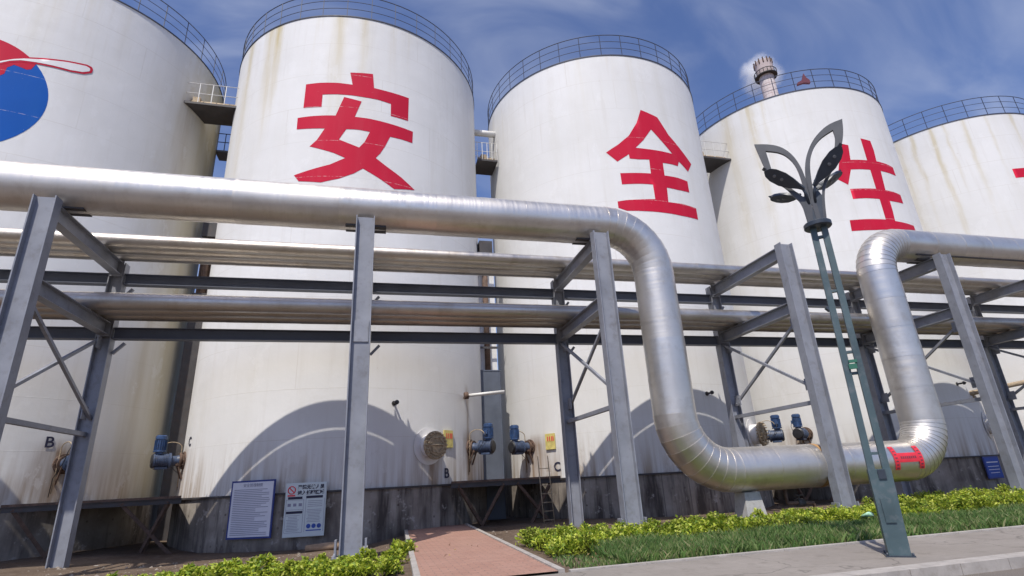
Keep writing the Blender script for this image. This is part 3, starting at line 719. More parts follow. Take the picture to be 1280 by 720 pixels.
for t, s, z, lab in ((2, 4.80, 3.38, 'yellow warning notice on the 安 tank beside the round cover'), (3, -6.62, 3.20, 'yellow warning notice on the 全 tank half behind the back post')):
    rt, p, tx, uz, n = flat_sign('yellow_notice', t, s, z, 0.56, 0.72, M['yellow'], M['yellow'], lab, 'notice', RT + 0.05, 'yellow notices on the tanks', 0.01)
    strips(rt, 'text_lines', M['tapered'], p, tx, uz, [(-0.12, 0.12, 0.05, 0.22), (0.0, 0.12, 0.05, 0.22), (0.12, 0.12, 0.05, 0.22), (0.20, 0.12, 0.05, 0.22)])
rt, p, tx, uz, n = flat_sign('info_board', 4, 1.25, 0.98, 1.35, 1.05, M['boardblue'], M['blueink'], 'small blue information board on the plinth of the 生 tank', 'notice board', 7.22)
strips(rt, 'text_lines', M['board'], p, tx, uz, [(0, 0.25, 1.0, 0.05), (0, 0.05, 0.95, 0.03), (0, -0.1, 0.95, 0.03), (0, -0.25, 0.8, 0.03)])

# ------------------------------------------------------------------ gaps between the tanks
GX = {12: -8.91, 23: 6.20, 34: 21.33, 45: 36.45}
plat_lab = {12: 'low dark work platform on raking legs between emblem tank and 安 tank', 23: 'low dark work platform with ladder between 安 tank and 全 tank',
            34: 'low dark work platform behind the big pipe loop', 45: 'low dark work platform between 生 tank and the tank at the picture edge'}
for g, cx in GX.items():
    x0 = cx - (3.1 if g in (12, 23) else 2.5); x1 = cx + (2.3 if g == 12 else 1.55)
    root = thing('work_platform', (cx, 23.6, -0.31), plat_lab[g], 'platform', 'low platforms between the tanks')
    mb = MB(); z1, z0 = 1.66, 1.58
    poly = [(x0, 22.9), (x1, 22.9), (cx + 1.35, 25.5), (cx + 0.95, 27.0), (cx - 0.95, 27.0), (cx - 1.35, 25.5)]
    vs = [(x, y, z1) for x, y in poly] + [(x, y, z0) for x, y in poly]
    mb.add(vs, [tuple(range(6)), tuple(reversed(range(6, 12)))] + [(i, 6 + i, 6 + (i + 1) % 6, (i + 1) % 6) for i in range(6)])
    mb.build('deck', M['rust'], root)
    mb = MB(); mb.hbeam((x0, 22.98, z0 - 0.09), (x1, 22.98, z0 - 0.09), 0.14, 0.18, 0.02); mb.build('edge_beam', M['dark_steel'], root)
    for (xa, xb) in ((x0 + 0.3, x0 + 1.5), (x0 + 2.2, x0 + 1.2), (x1 - 1.9, x1 - 0.25), (x1 - 0.4, x1 - 1.3)):
        mb = MB(); mb.bar((xa, 23.0, 1.48), (xb, 23.6, -0.35), 0.12, 0.12); mb.build('leg', M['rust'], root)
# ladder and rust posts on the second platform
root = thing('ladder', (7.0, 22.6, -0.31), 'thin steel ladder leaning on the low platform below the blue motor', 'ladder')
mb = MB()
for dx in (-0.22, 0.22): mb.tube([(7.0 + dx, 22.5, -0.31), (7.0 + dx, 22.86, 2.5)], 0.022, 6)
mb.build('side_rail', M['rustlight'], root)
for k in range(7):
    z = 0.0 + k * 0.33; y = 22.5 + 0.36 * (z + 0.31) / 2.81
    mb = MB(); mb.tube([(6.78, y, z), (7.22, y, z)], 0.016, 6); mb.build('rung', M['rustlight'], root)
# ducts and columns standing in the gaps
def gap_tower(cx, y, label, wide, top, m_low, zlow, m_up):
    root = thing('service_duct', (cx, y, -0.31), label, 'duct', 'steel ducts standing in the tank gaps')
    mb = MB(); mb.bb((cx - wide / 2, y, -0.31), (cx + wide / 2, y + 0.5, zlow)); mb.bb((cx - wide / 2 - 0.03, y - 0.02, zlow), (cx + wide / 2 + 0.03, y + 0.52, zlow + 0.06))
    mb.build('duct_panel', m_low, root)
    mb = MB(); mb.tube([(cx - 0.05, y + 0.25, zlow), (cx - 0.05, y + 0.25, top)], 0.15, 12); mb.build('riser_pipe', M['rust'], root)
    mb = MB(); mb.bb((cx - wide / 2 + 0.02, y + 0.42, zlow + 0.06), (cx + wide / 2 - 0.02, y + 0.5, top)); mb.build('riser_panel', m_up, root)
    k = zlow + 1.2
    while k < top:
        mb = MB(); mb.bb((cx - 0.45, y + 0.08, k), (cx + 0.45, y + 0.12, k + 0.12)); mb.build('clamp', M['dark_steel'], root); k += 2.1
    mb = MB(); mb.bb((cx - 0.36, y - 0.1, top), (cx + 0.36, y + 0.6, top + 0.8)); mb.build('top_box', M['dark_steel'], root)
gap_tower(5.70, 26.8, 'blue grey steel duct with rusty riser pipes between 安 tank and 全 tank', 1.02, 13.4, M['ductgrey'], 6.9, M['pipewhite'])
gap_tower(-8.72, 28.6, 'dark rusty steel duct between emblem tank and 安 tank', 0.80, 14.4, M['dark_steel'], 10.0, M['rust'])
root = thing('pipe_branch', (4.9, 24.2, 5.2), 'short pale horizontal pipe crossing the duct on the 安 tank', 'pipe')
mb = MB(); mb.tube([(3.95, 24.1, 5.25), (5.75, 24.1, 5.42)], 0.075, 10); mb.build('pipe_run', M['pipewhite'], root)
mb = MB(); mb.tube([(4.0, 24.1, 5.25), (4.0, 25.1, 5.25)], 0.06, 8); mb.tube([(3.9, 24.1, 5.25), (4.08, 24.1, 5.27)], 0.16, 10); mb.build('valve_flange', M['rust'], root)
# high walkways
wlab = {12: 'high dark walkway with railing between emblem tank and 安 tank', 23: 'high walkway seen edge on between 安 tank and 全 tank', 34: 'high walkway with railing between 全 tank and 生 tank'}
for g, zz, y0, y1 in ((12, 20.9, 26.2, 27.9), (23, 20.0, 27.6, 29.2), (34, 20.9, 26.2, 27.9)):
    cx = GX[g]; hw = (1.25 if y0 < 27 else 0.62)
    root = thing('walkway', (cx, y0, zz), wlab[g], 'walkway', 'high walkways between the tanks')
    hb = 0.72 if y0 < 27 else 0.6
    mb = MB(); poly = [(cx - hw, y0), (cx + hw, y0), (cx + hb, y1), (cx - hb, y1)]
    mb.add([(x, y, zz) for x, y in poly] + [(x, y, zz + 0.12) for x, y in poly], [(3, 2, 1, 0), (4, 5, 6, 7), (0, 1, 5, 4), (1, 2, 6, 5), (2, 3, 7, 6), (3, 0, 4, 7)])
    mb.build('deck', M['dark_steel'], root)
    for yy, w in ((y0 + 0.06, hw), (y1 - 0.06, hb)):
        mb = MB()
        for k in range(5): mb.bar((cx - w + 2 * w * k / 4, yy, zz + 0.1), (cx - w + 2 * w * k / 4, yy, zz + 1.35), 0.032, 0.032)
        for h in (0.7, 1.33): mb.tube([(cx - w - 0.2, yy, zz + h), (cx + w, yy, zz + h)], 0.018, 6)
        mb.build('railing', M['pipewhite'], root)
    mb = MB(); mb.tube([(cx - hw + 0.1, y0 + 0.5, zz + 0.35), (cx + hw - 0.1, y0 + 0.5, zz + 0.35)], 0.17, 12); mb.box((cx - hw + 0.45, y0 + 0.5, zz + 0.4), (0.35, 0.4, 0.5))
    mb.build('cross_pipe', M['rustlight'], root)
root = tag(MB().tube([(5.3, 28.2, 22.4), (7.1, 28.2, 22.4)], 0.2, 14).build('cross_pipe', M['pipewhite']), 'short white pipe bridging high between 安 tank and 全 tank', 'pipe')
root = thing('walkway', (-9.2, 31.0, 21.0), 'lower grey walkway glimpsed in the gap between emblem tank and 安 tank', 'walkway', 'high walkways between the tanks')
mb = MB(); mb.bb((-9.75, 30.6, 20.9), (-8.0, 31.6, 21.02)); mb.build('deck', M['ductgrey'], root)
mb = MB()
for k in range(5): mb.bar((-9.7 + 0.42 * k, 30.64, 21.0), (-9.7 + 0.42 * k, 30.64, 22.2), 0.04, 0.04)
for h in (0.6, 1.2): mb.tube([(-9.75, 30.64, 21.0 + h), (-8.0, 30.64, 21.0 + h)], 0.025, 6)
mb.build('railing', M['rail'], root)
# cloth on the railing of the fourth tank
mb = MB()
P = [cylpt(4, s, z, RT + 0.05) for s, z in ((-3.3, 24.62), (-2.9, 24.70), (-2.5, 24.62), (-2.5, 24.85), (-2.68, 25.1), (-2.75, 25.42), (-2.95, 24.92), (-3.25, 24.78))]
Q = [cylpt(4, s, z, RT - 0.12) for s, z in ((-3.3, 24.62), (-2.9, 24.70), (-2.5, 24.62), (-2.5, 24.85), (-2.68, 25.1), (-2.75, 25.42), (-2.95, 24.92), (-3.25, 24.78))]
mb.add(P + Q, [tuple(range(8)), tuple(reversed(range(8, 16)))] + [(i, 8 + i, 8 + (i + 1) % 8, (i + 1) % 8) for i in range(8)])
tag(mb.build('cloth', M['maroon']), 'small dark red cloth hanging on the railing of the 生 tank', 'cloth')
# outlet pipe seen behind the last post
root = thing('outlet_pipe', (33.0, 22.2, 4.9), 'slim rusty pipe leaving the 生 tank behind the last post', 'pipe')
mb = MB(); mb.tube([(30.9, 22.3, 4.72), (37.5, 22.3, 5.6)], 0.13, 12); mb.build('pipe_run', M['rustlight'], root)
mb = MB(); mb.tube([(31.3, 22.3, 4.6), (31.0, 22.8, 4.2)], 0.1, 10); mb.build('pipe_bend', M['rustlight'], root)

# ------------------------------------------------------------------ pipe rack
FX = [-8.65, -0.45, 7.17, 14.50, 22.05, 29.62]
YF, YB = 15.2, 19.8
rack = thing('pipe_rack', (7.0, 17.5, 0), 'long blue grey steel pipe rack of posts, crossbeams and braces', 'pipe rack')
for i, x in enumerate(FX):
    # posts: H section with flanges facing along the rack
    mb = MB(); mb.hbeam((x, YF, 0.0), (x, YF, 9.32), 0.32, 0.54, 0.032, (1, 0, 0)); ps = mb.build('post', M['steel_blue'], rack)
    mb = MB(); mb.box((x, YF, 0.02), (0.85, 0.8, 0.05)); mb.bar((x - 0.36, YF, 0.04), (x - 0.36, YF, 0.42), 0.05, 0.3); mb.bar((x + 0.36, YF, 0.04), (x + 0.36, YF, 0.42), 0.05, 0.3)
    for bx_ in (-0.36, 0.36):
        for by in (-0.3, 0.3): mb.tube([(x + bx_, YF + by, 0.0), (x + bx_, YF + by, 0.14)], 0.028, 6)
    mb.build('base_plate', M['steel_blue'], ps)
    if i == 1:
        mb = MB(); mb.box((x + 0.02, YF - 0.035, 5.75), (0.40, 0.03, 0.62)); mb.build('patch_plate', M['steel_blue'], ps)
    zb = gz(0, YB)
    mb = MB(); mb.hbeam((x, YB, zb), (x, YB, 9.26), 0.34, 0.45, 0.032, (1, 0, 0)); ps = mb.build('post', M['steel_blue'], rack)
    mb = MB(); mb.box((x, YB, zb + 0.05), (0.8, 0.8, 0.10)); 
    if i == 0: mb.box((x + 0.1, YB - 0.1, zb + 0.03), (1.5, 1.3, 0.14))
    mb.build('base_plate', M['pier'], ps)
    for zt, hh in ((9.275, 0.46), (7.13, 0.42)):
        mb = MB(); mb.hbeam((x, YF + 0.18, zt - hh / 2), (x, YB - 0.19, zt - hh / 2), 0.28, hh, 0.03); mb.build('crossbeam', M['steel_blue'], rack)
    mb = MB(); mb.bar((x + 0.07, YF + 0.1, 6.55), (x + 0.07, YB - 0.05, 4.05), 0.09, 0.09); mb.build('brace', M['steel_blue'], rack)
    mb = MB(); mb.bar((x - 0.07, YB - 0.1, 6.62), (x - 0.07, YF + 0.1, 4.05), 0.09, 0.09); mb.build('brace', M['steel_blue'], rack)
    mb = MB(); mb.bar((x, YF + 0.03, 3.57), (x, YB - 0.03, 3.57), 0.13, 0.13); mb.build('strut', M['steel_blue'], rack)
    for (yy, zz) in ((YF + 0.33, 6.38), (YB - 0.33, 6.42), (YF + 0.33, 4.2), (YB - 0.33, 4.2)):
        mb = MB(); mb.box((x, yy, zz), (0.03, 0.34, 0.40))
        for by in (-0.09, 0.09):
            for bz in (-0.11, 0.11): mb.tube([(x - 0.035, yy + by, zz + bz), (x + 0.035, yy + by, zz + bz)], 0.022, 6)
        mb.build('gusset_plate', M['steel_blue'], rack)
    for (zt, hh) in ((9.275, 0.46), (7.13, 0.42)):
        for yy in (YF + 0.176, YB - 0.186):
            mb = MB(); mb.box((x, yy, zt - hh / 2), (0.36, 0.025, hh + 0.10))
            for bx_ in (-0.12, 0.12):
                for bz in (-0.15, 0.0, 0.15): mb.tube([(x + bx_, yy - 0.04, zt - hh / 2 + bz), (x + bx_, yy + 0.04, zt - hh / 2 + bz)], 0.024, 6)
            mb.build('end_plate', M['steel_blue'], rack)
    for sgn in (1,):
        mb = MB(); mb.bar((x + 0.24, YB + 0.1, 6.15), (x + 0.55, YB + 0.1, 6.5), 0.09, 0.09); mb.build('knee_brace', M['steel_blue'], rack)
        mb = MB(); mb.bar((x + 0.24, YB + 0.1, 8.1), (x + 0.48, YB + 0.1, 8.4), 0.09, 0.09); mb.build('knee_brace', M['steel_blue'], rack)
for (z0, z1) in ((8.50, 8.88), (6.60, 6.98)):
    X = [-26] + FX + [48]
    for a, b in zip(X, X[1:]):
        mb = MB(); mb.hbeam((a + 0.235, YB, (z0 + z1) / 2), (b - 0.235, YB, (z0 + z1) / 2), 0.28, z1 - z0, 0.03); mb.build('long_beam', M['steel_shaded'], rack)

# ------------------------------------------------------------------ pipes
def sweep_mesh(mb, pts, r, seg, lip=0.0, uvs=None, u0=0.0):
    """cladding sheets: one sleeve per pair of stations, each with its own rings and a small lap lip; pts = [(pos, dir)]"""
    for i in range(len(pts) - 1):
        (p, d), (q, e) = pts[i], pts[i + 1]
        vs = []
        for (c, n, rr) in ((p, d, r + lip), (q, e, r)):
            y = Vector((0, 1, 0)); x = n.cross(y).normalized()
            for k in range(seg):
                a = 2 * PI * k / seg
                vs.append(c + (x * math.cos(a) + y * math.sin(a)) * rr)
        mb.add(vs, [(k, (k + 1) % seg, seg + (k + 1) % seg, seg + k) for k in range(seg)], True)
        L = (q - p).length
        for k in range(seg):
            v0 = 2 * PI * r * k / seg; v1 = 2 * PI * r * (k + 1) / seg
            uvs += [(u0, v0), (u0, v1), (u0 + L, v1), (u0 + L, v0)]
        # lip face
        if lip:
            vs2 = []
            y = Vector((0, 1, 0)); x = d.cross(y).normalized()
            for rr in (r - 0.002, r + lip):
                for k in range(seg):
                    a = 2 * PI * k / seg; vs2.append(p + (x * math.cos(a) + y * math.sin(a)) * rr)
            mb.add(vs2, [(k, (k + 1) % seg, seg + (k + 1) % seg, seg + k) for k in range(seg)], False)
            uvs += [(u0, 0.0)] * (4 * seg)
        u0 += L
    return u0
def uvbuild(mb, uvs, name, mat, parent):
    o = mb.build(name, mat, parent, recalc=False)
    l = o.data.uv_layers.new(name='UVMap')
    l.data.foreach_set('uv', np.array(uvs, dtype=np.float32).ravel())
    return o
YP, RP, ZT, ZL = 15.95, 0.68, 9.97, 1.55
XL, XR = 9.43, 19.42
main = thing('clad_pipe', (14.4, YP, ZL - RP), 'large silver clad pipe dipping in a U loop near the ground', 'pipe')
def straight(a, b, step, name, r=RP):
    mb = MB(); uvs = []; a = Vector(a); b = Vector(b); d = (b - a).normalized(); n = max(1, round((b - a).length / step))
    sweep_mesh(mb, [(a + (b - a) * i / n, d) for i in range(n + 1)], r, 56, 0.007, uvs, random.uniform(0, 50))
    return uvbuild(mb, uvs, name, M['clad'], main)
def elbow(c, R, a0, a1, n, name='elbow', r=RP):
    mb = MB(); uvs = []; pts = []
    for i in range(n + 1):
        a = a0 + (a1 - a0) * i / n; s = 1 if a1 > a0 else -1
        pts.append((Vector((c[0] + R * math.cos(a), YP, c[1] + R * math.sin(a))), Vector((-math.sin(a) * s, 0, math.cos(a) * s))))
    sweep_mesh(mb, pts, r, 56, 0.011, uvs, random.uniform(0, 50))
    return uvbuild(mb, uvs, name, M['clad'], main)
R1, R2, R3, R4 = 1.75, 1.75, 1.35, 1.35
straight((-40, YP, ZT), (XL - R1, YP, ZT), 1.5, 'upper_run')
elbow((XL - R1, ZT - R1), R1, PI / 2, 0, 9)
straight((XL, YP, ZT - R1), (XL, YP, ZL + R2), 1.15, 'riser')
elbow((XL + R2, ZL + R2), R2, PI, 1.5 * PI, 9)
straight((XL + R2, YP, ZL), (XR - R3, YP, ZL), 1.5, 'lower_run')
elbow((XR - R3, ZL + R3), R3, -PI / 2, 0, 12)
straight((XR, YP, ZL + R3), (XR, YP, ZT - R4), 1.15, 'riser')
elbow((XR + R4, ZT - R4), R4, PI, PI / 2, 12)
straight((XR + R4, YP, ZT), (70, YP, ZT), 1.5, 'upper_run')
mb = MB()
for x0, dx in ((14.25, 0.0),):
    mb.lathe([(RP + 0.014, x0), (RP + 0.018, x0 + 0.02), (RP + 0.018, x0 + 0.15), (RP + 0.014, x0 + 0.17)], (0, YP, ZL), 56, 'x')
mb.build('orange_band', M['orange'], main)
# red tape mark, an H of two bands and a bridge with white print, on the lower run towards the road
def pipe_patch(x0, x1, a0, a1, off, n=10):
    mb = MB(); vs = []
    for i in range(n + 1):
        a = a0 + (a1 - a0) * i / n
        for x in (x0, x1): vs.append((x, YP - (RP + off) * math.cos(a), ZL + (RP + off) * math.sin(a)))
    mb.add(vs, [(2 * i, 2 * i + 1, 2 * i + 3, 2 * i + 2) for i in range(n)], True); return mb
tp = MB()
for (x0, x1, a0, a1) in ((16.95, 17.15, -0.42, 0.72), (17.98, 18.18, -0.42, 0.72), (17.15, 17.98, -0.08, 0.36)):
    q = pipe_patch(x0, x1, a0, a1, 0.022); tp.add(q.v, q.f, True)
tpo = tp.build('red_tape_mark', M['tapered'], main)
q = MB()
for k in range(7):
    a = -0.36 + k * 0.155
    for x0 in (17.0, 18.03):
        e = pipe_patch(x0, x0 + 0.10, a, a + 0.05, 0.026, 1); q.add(e.v, e.f)
for k in range(8):
    e = pipe_patch(17.24 + k * 0.085, 17.29 + k * 0.085, 0.08, 0.20, 0.026, 2); q.add(e.v, e.f)
q.build('tape_print', M['maroon'], tpo)
for x in FX:
    if XL - 0.5 < x < XR: continue
    mb = MB()
    mb.prism([(x - 0.62, 9.29), (x + 0.62, 9.29), (x + 0.55, 9.46), (x + 0.32, 9.36), (x, 9.315), (x - 0.32, 9.36), (x - 0.55, 9.46)], YP - 0.25, YP + 0.25)
    tag(mb.build('saddle', M['dark_steel'], main))
mb = MB(); mb.tube([(21.2, YP - 0.42, 9.42), (40, YP - 0.42, 9.42)], 0.035, 8)
tag(mb.build('thin_conduit', M['dark_steel']), 'thin dark conduit under the silver pipe at the last post', 'conduit')
row_words = {0: 'nearest the road', 1: 'in the middle', 2: 'nearest the tanks'}
for zb_, ysx, nm in ((9.277, ((18.33, .23), (18.84, .225), (19.47, .205)), 'upper'), (7.132, ((18.16, .27), (18.75, .29), (19.35, .285)), 'lower')):
    for k, (y, rr) in enumerate(ysx):
        zc = zb_ + rr
        mb = MB(); uvs = []; step = 2.4; x = -40.0 + k * 0.7; sts = []
        while x < 72: sts.append((Vector((x, y, zc)), Vector((1, 0, 0)))); x += step
        sweep_mesh(mb, sts, rr, 28, 0.005, uvs, k * 17.0)
        o = uvbuild(mb, uvs, 'rack_pipe', M['cladsmall'], None)
        tag(o, 'slim silver pipe of the %s row on the rack, %s' % (nm, row_words[k]), 'pipe', 'slim silver pipes on the pipe rack')
mb = MB(); zb = gz(0, YP)
mb.add([(11.2, 15.6, zb), (11.95, 15.6, zb), (11.95, 16.3, zb), (11.2, 16.3, zb), (11.3, 15.7, 0.86), (11.85, 15.7, 0.86), (11.85, 16.2, 0.86), (11.3, 16.2, 0.86)],
       [(3, 2, 1, 0), (4, 5, 6, 7), (0, 1, 5, 4), (1, 2, 6, 5), (2, 3, 7, 6), (3, 0, 4, 7)])
tag(mb.build('pipe_pier', M['pier']), 'small grey concrete pier under the low silver pipe', 'pier')
root = thing('drain_valve', (13.5, YP, zb), 'rusty drain pipe with valve under the low silver pipe', 'valve')
mb = MB(); mb.tube([(13.0, YP, 0.9), (13.0, YP, 0.45), (13.9, YP - 0.1, 0.42), (13.95, YP - 0.1, zb)], 0.06, 10); mb.build('drain_pipe', M['rust'], root)
mb = MB(); mb.tube([(13.35, YP, 0.44), (13.6, YP, 0.43)], 0.13, 12); mb.tube([(13.48, YP, 0.44), (13.48, YP, 0.66)], 0.03, 6)
mb.tube([(13.48 + 0.13 * math.cos(k * PI / 8), YP + 0.13 * math.sin(k * PI / 8), 0.66) for k in range(16)], 0.018, 6, closed=True); mb.build('valve_body', M['dark_steel'], root)

# ------------------------------------------------------------------ street lamp
LX, LY = 9.05, 8.57
lamp = thing('street_lamp', (LX, LY, 0), 'dark twin pole street lamp with leaf shaped arms', 'street lamp')
# built facing along its own axis u (x), then the whole lamp is turned to stand askew to the kerb
def U(pl): return [(LX + u, z) for u, z in pl]
mb = MB(); mb.box((LX, LY, 0.012), (0.44, 0.40, 0.024))
for dx in (-0.19, 0.19):
    for dy in (-0.17, 0.17): mb.tube([(LX + dx, LY + dy, 0.0), (LX + dx, LY + dy, 0.07)], 0.018, 8)
mb.build('base_plate', M['lampdark'], lamp)
mb = MB()
mb.add([(LX + u, LY + v, z) for z, ul, ur, d in ((0.02, -0.165, 0.165, 0.15), (1.45, -0.15, 0.215, 0.11)) for u, v in ((ul, -d), (ur, -d), (ur, d), (ul, d))],
       [(3, 2, 1, 0), (4, 5, 6, 7), (0, 1, 5, 4), (1, 2, 6, 5), (2, 3, 7, 6), (3, 0, 4, 7)])
bx = mb.build('base_box', M['lampgreen'], lamp)
mb = MB(); mb.bb((LX - 0.08, LY - 0.158, 0.55), (LX + 0.08, LY - 0.132, 0.95)); mb.build('access_door', M['lampgreen'], bx)
for u0, u1 in ((-0.085, 0.0), (0.15, 0.205)):
    mb = MB(); mb.bar((LX + u0, LY, 1.40), (LX + u1, LY, 6.40), 0.115, 0.125, (0, 1, 0)); mb.build('pole', M['lampgreen'], lamp)
for z in (1.7, 3.2, 3.62, 4.9, 6.12):
    mb = MB(); u = -0.085 + (z - 1.4) * 0.017; mb.bb((LX + u + 0.05, LY - 0.04, z), (LX + u + 0.19, LY + 0.04, z + 0.05)); mb.build('spacer', M['lampgreen'], lamp)
mb = MB(); mb.bb((LX - 0.02, LY - 0.11, 3.30), (LX + 0.12, LY - 0.07, 3.40)); mb.bb((LX + 0.0, LY - 0.11, 3.42), (LX + 0.14, LY - 0.07, 3.48)); mb.build('clamp', M['motor_green'], lamp)
mb = MB(); mb.bar((LX - 0.13, LY - 0.02, 4.55), (LX - 0.04, LY, 4.62), 0.10, 0.10); mb.build('sensor_box', M['lampdark'], lamp)
mb = MB(); mb.bb((LX - 0.01, LY - 0.14, 1.28), (LX + 0.11, LY - 0.10, 1.44)); mb.build('label_plate', M['lampdark'], bx)
mb = MB(); mb.lathe([(0.02, 6.36), (0.25, 6.36), (0.27, 6.38), (0.27, 6.46), (0.25, 6.48), (0.02, 6.48)], (LX + 0.10, LY, 0), 28); mb.build('collar', M['lampdark'], lamp)
leafL = [(-0.73, 8.75), (-0.43, 8.65), (-0.2, 8.5), (-0.03, 8.25), (0.07, 7.93), (0.11, 7.58), (0.12, 7.1), (0.03, 6.48), (-0.06, 6.48), (-0.02, 6.97), (0.03, 7.49), (-0.01, 7.96), (-0.14, 8.24), (-0.29, 8.39), (-0.53, 8.50), (-0.5, 7.95), (-0.61, 7.94), (-0.68, 8.37)]
leafLl = [(-0.61, 7.94), (-0.5, 7.95), (-0.45, 7.7), (-0.28, 7.52), (-0.12, 7.28), (0.0, 7.09), (-0.02, 6.48), (-0.07, 6.48), (-0.07, 6.81), (-0.11, 7.06), (-0.19, 7.19), (-0.31, 7.46), (-0.51, 7.68)]
leafR = [(1.09, 8.78), (1.05, 8.48), (0.95, 8.15), (0.83, 7.96), (0.76, 8.02), (0.87, 8.36), (0.86, 8.57), (0.59, 8.46), (0.39, 8.25), (0.26, 7.92), (0.2, 7.44), (0.18, 7.0), (0.2, 6.48), (0.11, 6.48), (0.09, 7.12), (0.1, 7.56), (0.18, 7.99), (0.36, 8.35), (0.55, 8.57), (0.8, 8.74)]
leafRl = [(0.95, 8.15), (0.83, 7.96), (0.69, 7.78), (0.55, 7.6), (0.41, 7.37), (0.32, 7.09), (0.23, 6.48), (0.29, 6.48), (0.36, 7.03), (0.45, 7.31), (0.59, 7.54), (0.74, 7.76), (0.86, 7.94)]
def smooth_poly(pl):
    """one pass of corner cutting keeps the leaf outline flowing; sharp tips (first vertices) stay"""
    out = []; n = len(pl)
    for i in range(n):
        p0, p, p1 = Vector(pl[i - 1]), Vector(pl[i]), Vector(pl[(i + 1) % n])
        if (p - p0).normalized().dot((p1 - p).normalized()) < 0.55: out.append(tuple(p))
        else: out += [tuple(p * 0.75 + p0 * 0.25), tuple(p * 0.75 + p1 * 0.25)]
    return out
for pl, hw in ((leafL, 0.035), (leafR, 0.035), (leafLl, 0.030), (leafRl, 0.030)):
    mb = MB(); mb.prism(U(smooth_poly(smooth_poly(pl))), LY - hw, LY + hw); mb.build('leaf_arm', M['lampgrey'], lamp)
mb = MB(); mb.prism(U([(-0.07, 6.48), (-0.09, 7.14), (0.02, 7.16), (0.08, 6.95), (0.12, 6.50), (0.16, 6.95), (0.20, 7.22), (0.29, 7.20), (0.34, 7.05), (0.29, 6.48)]), LY - 0.025, LY + 0.025)
mb.build('arm_gusset', M['lampdark'], lamp)
def lamp_head(inner, outer, w, arm_from, tilt=0.0):
    a = Vector(inner) + Vector((LX, LY, 0)); b = Vector(outer) + Vector((LX, LY, 0)); af = Vector(arm_from) + Vector((LX, LY, 0))
    u = (b - a).normalized(); v = Vector((0, 1, 0)); v = (v - u * v.dot(u)).normalized(); n = u.cross(v).normalized()
    if n.z > 0: n = -n
    cb, sb = math.cos(tilt), math.sin(tilt); v, n = v * cb + n * sb, n * cb - v * sb
    L = (b - a).length
    prof = [(0.0, 0.16), (0.12, 0.30), (0.32, 0.72), (0.55, 1.0), (0.78, 0.92), (0.92, 0.62), (1.0, 0.12)]
    out = [(t, q) for t, q in prof] + [(t, -q) for t, q in reversed(prof)]
    mb = MB(); k = len(out)
    lo = [a + u * (t * L) + v * (q * w / 2) + n * 0.035 for t, q in out]; hi = [a + u * (t * L) + v * (q * w / 2 * 0.8) - n * 0.045 for t, q in out]
    mb.add(lo + hi, [tuple(range(k)), tuple(reversed(range(k, 2 * k)))] + [(i, k + i, k + (i + 1) % k, (i + 1) % k) for i in range(k)])
    h = mb.build('lamp_head', M['lampdark'], lamp)
    for t in (0.55, 0.74):
        c = a + u * (t * L) + n * 0.035; mb = MB(); mb.tube([c - n * 0.01, c + n * 0.015], 0.035, 14); mb.build('lens', M['lens'], h)
    mb = MB(); mb.tube([af, a * 0.6 + af * 0.4 + Vector((0, 0, 0.02)), a + u * 0.05], 0.028, 8); mb.build('bracket_arm', M['lampdark'], h)
    mb = MB(); c0 = a + u * 0.1 * L - n * 0.06; c1 = a + u * 1.08 * L - n * 0.06; mb.bar(c0, c1, w * 0.22, 0.02, n); mb.build('top_blade', M['lampgrey'], h)
lamp_head((0.02, -0.14, 7.28), (-0.66, -0.30, 7.86), 0.34, (0.05, -0.02, 6.95), 0.75)
lamp_head((0.21, -0.14, 7.30), (0.86, -0.30, 7.98), 0.34, (0.17, -0.02, 6.95), 0.95)
lamp_head((-0.05, 0.16, 7.28), (-0.62, 0.48, 7.50), 0.42, (0.05, 0.02, 6.95))
lamp_head((0.28, 0.16, 7.34), (0.86, 0.48, 7.72), 0.42, (0.17, 0.02, 6.95))
lamp.rotation_euler = (0, 0, -math.radians(40.0))

# ------------------------------------------------------------------ planting
def leaf_cloud(centers, n_each, size, spread):
    """folded two-triangle leaves as one mesh; centers = [(x, y, z0, rx, h)]"""
    V = []; 
    for (x, y, z0, r, h) in centers:
        n = n_each
        th = rng.uniform(0, 2 * PI, n); u = np.sqrt(rng.uniform(0, 1, n)); zz = rng.uniform(0.0, 1.0, n) ** 0.55
        lump = 1 + 0.22 * np.sin(th * 3 + x * 5) + 0.15 * np.sin(th * 5 + y * 7)
        rad = r * u * (1 - 0.55 * zz ** 2) * lump
        px = x + rad * np.cos(th); py = y + rad * np.sin(th)
        pz = z0 + 0.05 + zz * h * (1 - 0.45 * (rad / r) ** 2) + rng.normal(0, 0.03, n)
        d = np.stack([np.cos(th) + rng.normal(0, .7, n), np.sin(th) + rng.normal(0, .7, n), rng.uniform(0.1, 1.6, n)], 1)
        d /= np.linalg.norm(d, axis=1)[:, None]
        up = np.stack([rng.normal(0, .5, n), rng.normal(0, .5, n), np.ones(n)], 1)
        sd_ = np.cross(d, up); sd_ /= np.linalg.norm(sd_, axis=1)[:, None] + 1e-9
        L = (size * rng.uniform(0.65, 1.35, n))[:, None]; c = np.stack([px, py, pz], 1)
        nn = np.cross(sd_, d)
        V.append(np.stack([c - d * L * 0.5, c + sd_ * L * 0.28 + nn * L * 0.07, c + d * L * 0.5, c - sd_ * L * 0.28 + nn * L * 0.07], 1))
    return np.concatenate(V).reshape(-1, 3)
